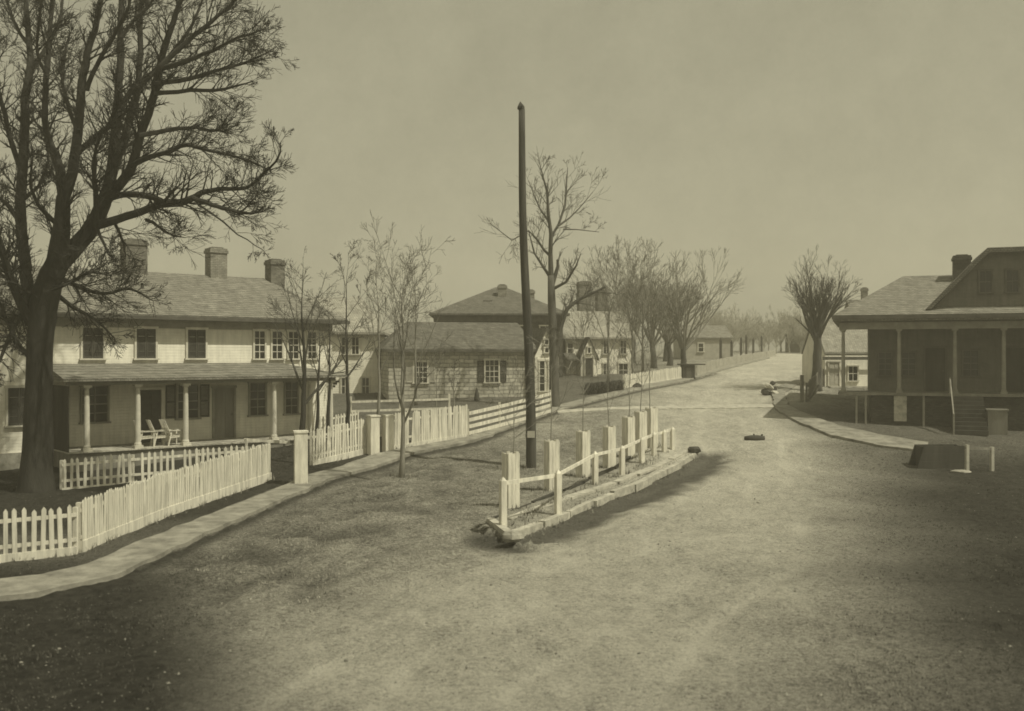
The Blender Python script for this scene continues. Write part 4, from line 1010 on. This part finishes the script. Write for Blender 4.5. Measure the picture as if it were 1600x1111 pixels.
# ------------------------------------------------------------------ ground litter: dead grass and gravel (stuff)
def litter():
    r = random.Random(77); g = MB(); gd_ = MB(); st = MB()
    for i in range(34000):
        y = 11.5+33*r.random()**1.25; x = r.uniform(-.57, .57)*y
        ds, _ = seg_dist(x, y, SW_C)
        if ds < 1.25: continue
        dr, _ = seg_dist(x, y, RW_C)
        if dr < .9: continue
        dt, _ = seg_dist(x, y, TRACK); w = sm(6.5, 1.0, dt)
        cl = noise.noise((x*.5, y*.5, 2))+.6*noise.noise((x*1.7, y*1.7, 8))
        if r.random() < w*1.4 or cl < r.uniform(-.55, .35)-.1: continue
        z = ground(x, y); k = 3; gg = gd_ if soil(x, y)[1] > r.uniform(.15, .6) else g
        for j in range(k):
            a = r.uniform(0, 6.283); h = r.uniform(.012, .042)*(1+max(0, cl)*.9); l = r.uniform(.2, 1.1)*h; wv = .006+.00025*y
            bx, by = x+r.uniform(-.04,.04), y+r.uniform(-.04,.04); c_, s_ = math.cos(a), math.sin(a)
            gg.add([(bx-s_*wv, by+c_*wv, z-.01), (bx+s_*wv, by-c_*wv, z-.01), (bx+c_*l, by+s_*l, z+h)], [(0,1,2)])
    lines = [[G(-60, 884), G(120, 864), G(260, 806), G(422, 749)], [G(487, 728), G(580, 706)], [G(612, 702), G(728, 683)], [G(96, 765), G(345, 741)], [gp(796,838), gp(1082,710)], [gp(786,826), gp(930,756), gp(1051,701)], [G(731,682), G(860,646)]]
    lines += [[gp(a_, b_), gp(a_, b_)+Vector((.02,.02,0))] for a_, b_ in ((798,795),(862,766),(911,743),(952,730),(982,714),(1001,705),(1018,698),(830,731),(470,757),(627,749))]
    for li in lines:
        tot = sum((b-a).length for a, b in zip(li, li[1:])); pt = tot < .1
        for i in range(60 if pt else int(tot*26)):
            c, d = lerp_path(li, r.uniform(0, tot)); sp_ = .32 if pt else .13; x, y = c.x+r.gauss(0, sp_), c.y+r.gauss(0, sp_)
            if not pt and noise.noise((x*1.1, y*1.1, 30)) < -.05: continue
            z = ground(x, y); gg = g if r.random() < .6 else gd_
            for j in range(4):
                a = r.uniform(0, 6.283); h = r.uniform(.05, .20); l = r.uniform(.2, .8)*h; c_, s_ = math.cos(a), math.sin(a); wv = .009
                gg.add([(x-s_*wv, y+c_*wv, z-.01), (x+s_*wv, y-c_*wv, z-.01), (x+c_*l, y+s_*l, z+h)], [(0,1,2)])
    o = g.build('dead_grass', M['grass'], None, False, False); tag(o, 'short dead grass tufts scattered over the rough turf', 'grass', None, 'stuff')
    o = gd_.build('dark_grass', M['grassdark'], None, False, False); tag(o, 'dark grass tufts toned to the mud and painted shade of the ground', 'grass', None, 'stuff')
    for i in range(6500):
        y = 11.5+30*r.random()**1.3; x = r.uniform(-.55, .55)*y
        ds, _ = seg_dist(x, y, SW_C)
        if ds < 1.2: continue
        dr, _ = seg_dist(x, y, RW_C)
        if dr < .9: continue
        s = r.uniform(.006, .016)*(2.4 if r.random() < .05 else 1); z = ground(x, y)+s*.2; j = [r.uniform(.6, 1.3)*s for _ in range(6)]
        st.add([(x+j[0],y,z), (x,y+j[1],z), (x-j[2],y,z), (x,y-j[3],z), (x,y,z+j[4]*.8), (x,y,z-j[5])], [(0,1,4),(1,2,4),(2,3,4),(3,0,4),(1,0,5),(2,1,5),(3,2,5),(0,3,5)])
    o = st.build('gravel', M['gravel'], None, False, False); tag(o, 'small loose stones scattered on the earth road', 'gravel', None, 'stuff')
M['grass'] = simple('dead_grass', .24, .46, .8, (1,1,1), .1); M['grassdark'] = simple('mud_shade_grass', .04, .12, .8, (1,1,1), .1)  # darker tufts follow the mud and the shade painted on the ground
litter()

# ------------------------------------------------------------------ haze
HZ = .0020
mb = MB().box(-180, 180, -30, 210, -2.5, 24); hz = mb.build('haze', bpy.data.materials.new('haze_air'))
m = hz.data.materials[0]; m.use_nodes = True; nt = m.node_tree; nt.nodes.clear()
o_ = nt.nodes.new('ShaderNodeOutputMaterial'); v_ = nt.nodes.new('ShaderNodeVolumePrincipled'); v_.inputs['Color'].default_value = (1, .96, .82, 1); v_.inputs['Density'].default_value = HZ; v_.inputs['Anisotropy'].default_value = .2
nt.links.new(v_.outputs[0], o_.inputs['Volume']); tag(hz, kind='stuff')

# ------------------------------------------------------------------ light, sky, camera
SUN_EL, AZ = 56, Vector((.86, -.48))
w = bpy.data.worlds.new('World'); sc.world = w; w.use_nodes = True; nt = w.node_tree; nt.nodes.clear()
out = nt.nodes.new('ShaderNodeOutputWorld'); bg = nt.nodes.new('ShaderNodeBackground'); sky = nt.nodes.new('ShaderNodeTexSky'); sky.sky_type = 'NISHITA'; sky.sun_disc = False
sky.sun_elevation = R(SUN_EL); sky.sun_rotation = math.atan2(AZ.x, AZ.y); sky.dust_density = 3.0; sky.air_density = 1.0
bw = nt.nodes.new('ShaderNodeRGBToBW'); nt.links.new(sky.outputs[0], bw.inputs[0])
# even the sky out a little (thin high cloud): mix with a constant veil
cl = nt.nodes.new('ShaderNodeMath'); cl.operation = 'MULTIPLY_ADD'; cl.inputs[1].default_value = .35; cl.inputs[2].default_value = 2.75; nt.links.new(bw.outputs[0], cl.inputs[0])
tcw = nt.nodes.new('ShaderNodeTexCoord'); nz = nt.nodes.new('ShaderNodeTexNoise'); nz.inputs['Scale'].default_value = 5.0; nz.inputs['Detail'].default_value = 12; nz.inputs['Roughness'].default_value = .82; nt.links.new(tcw.outputs['Generated'], nz.inputs['Vector'])
mr = nt.nodes.new('ShaderNodeMapRange'); mr.inputs['From Min'].default_value = .25; mr.inputs['From Max'].default_value = .75; mr.inputs['To Min'].default_value = .86; mr.inputs['To Max'].default_value = 1.16; nt.links.new(nz.outputs['Fac'], mr.inputs[0])
ml = nt.nodes.new('ShaderNodeMath'); ml.operation = 'MULTIPLY'; nt.links.new(cl.outputs[0], ml.inputs[0]); nt.links.new(mr.outputs[0], ml.inputs[1])
tint = nt.nodes.new('ShaderNodeMix'); tint.data_type = 'RGBA'; tint.blend_type = 'MULTIPLY'; tint.inputs[0].default_value = 1; nt.links.new(ml.outputs[0], tint.inputs[6]); tint.inputs[7].default_value = (1, .945, .66, 1)
nt.links.new(tint.outputs[2], bg.inputs[0]); bg.inputs[1].default_value = .10; nt.links.new(bg.outputs[0], out.inputs[0])
sl = bpy.data.lights.new('sun', 'SUN'); sl.energy = 3.3; sl.angle = R(.6); sl.color = (1, .95, .74); so = bpy.data.objects.new('sun', sl); col.objects.link(so)
h_ = Vector((AZ.x, AZ.y, 0)).normalized()*math.cos(R(SUN_EL)); dv = Vector((h_.x, h_.y, math.sin(R(SUN_EL)))); so.rotation_euler = dv.to_track_quat('Z', 'Y').to_euler(); so.location = (20, -10, 30)
cam = bpy.data.cameras.new('camera'); co = bpy.data.objects.new('camera', cam); col.objects.link(co); cam.sensor_width = 36; cam.lens = 36*F/1600; co.location = (0, 0, CZ); co.rotation_euler = (R(90), 0, 0)
cam.clip_end = 2000; cam.clip_start = .1; sc.camera = co
cam.dof.use_dof = True; cam.dof.focus_distance = 48; cam.dof.aperture_fstop = .9
sc.view_settings.view_transform = 'Standard'; sc.view_settings.look = 'None'; sc.view_settings.exposure = 0; sc.view_settings.gamma = 1
sc.render.engine = 'CYCLES'; sc.cycles.use_denoising = True; sc.cycles.max_bounces = 5; sc.cycles.volume_bounces = 1; sc.cycles.filter_width = 1.7
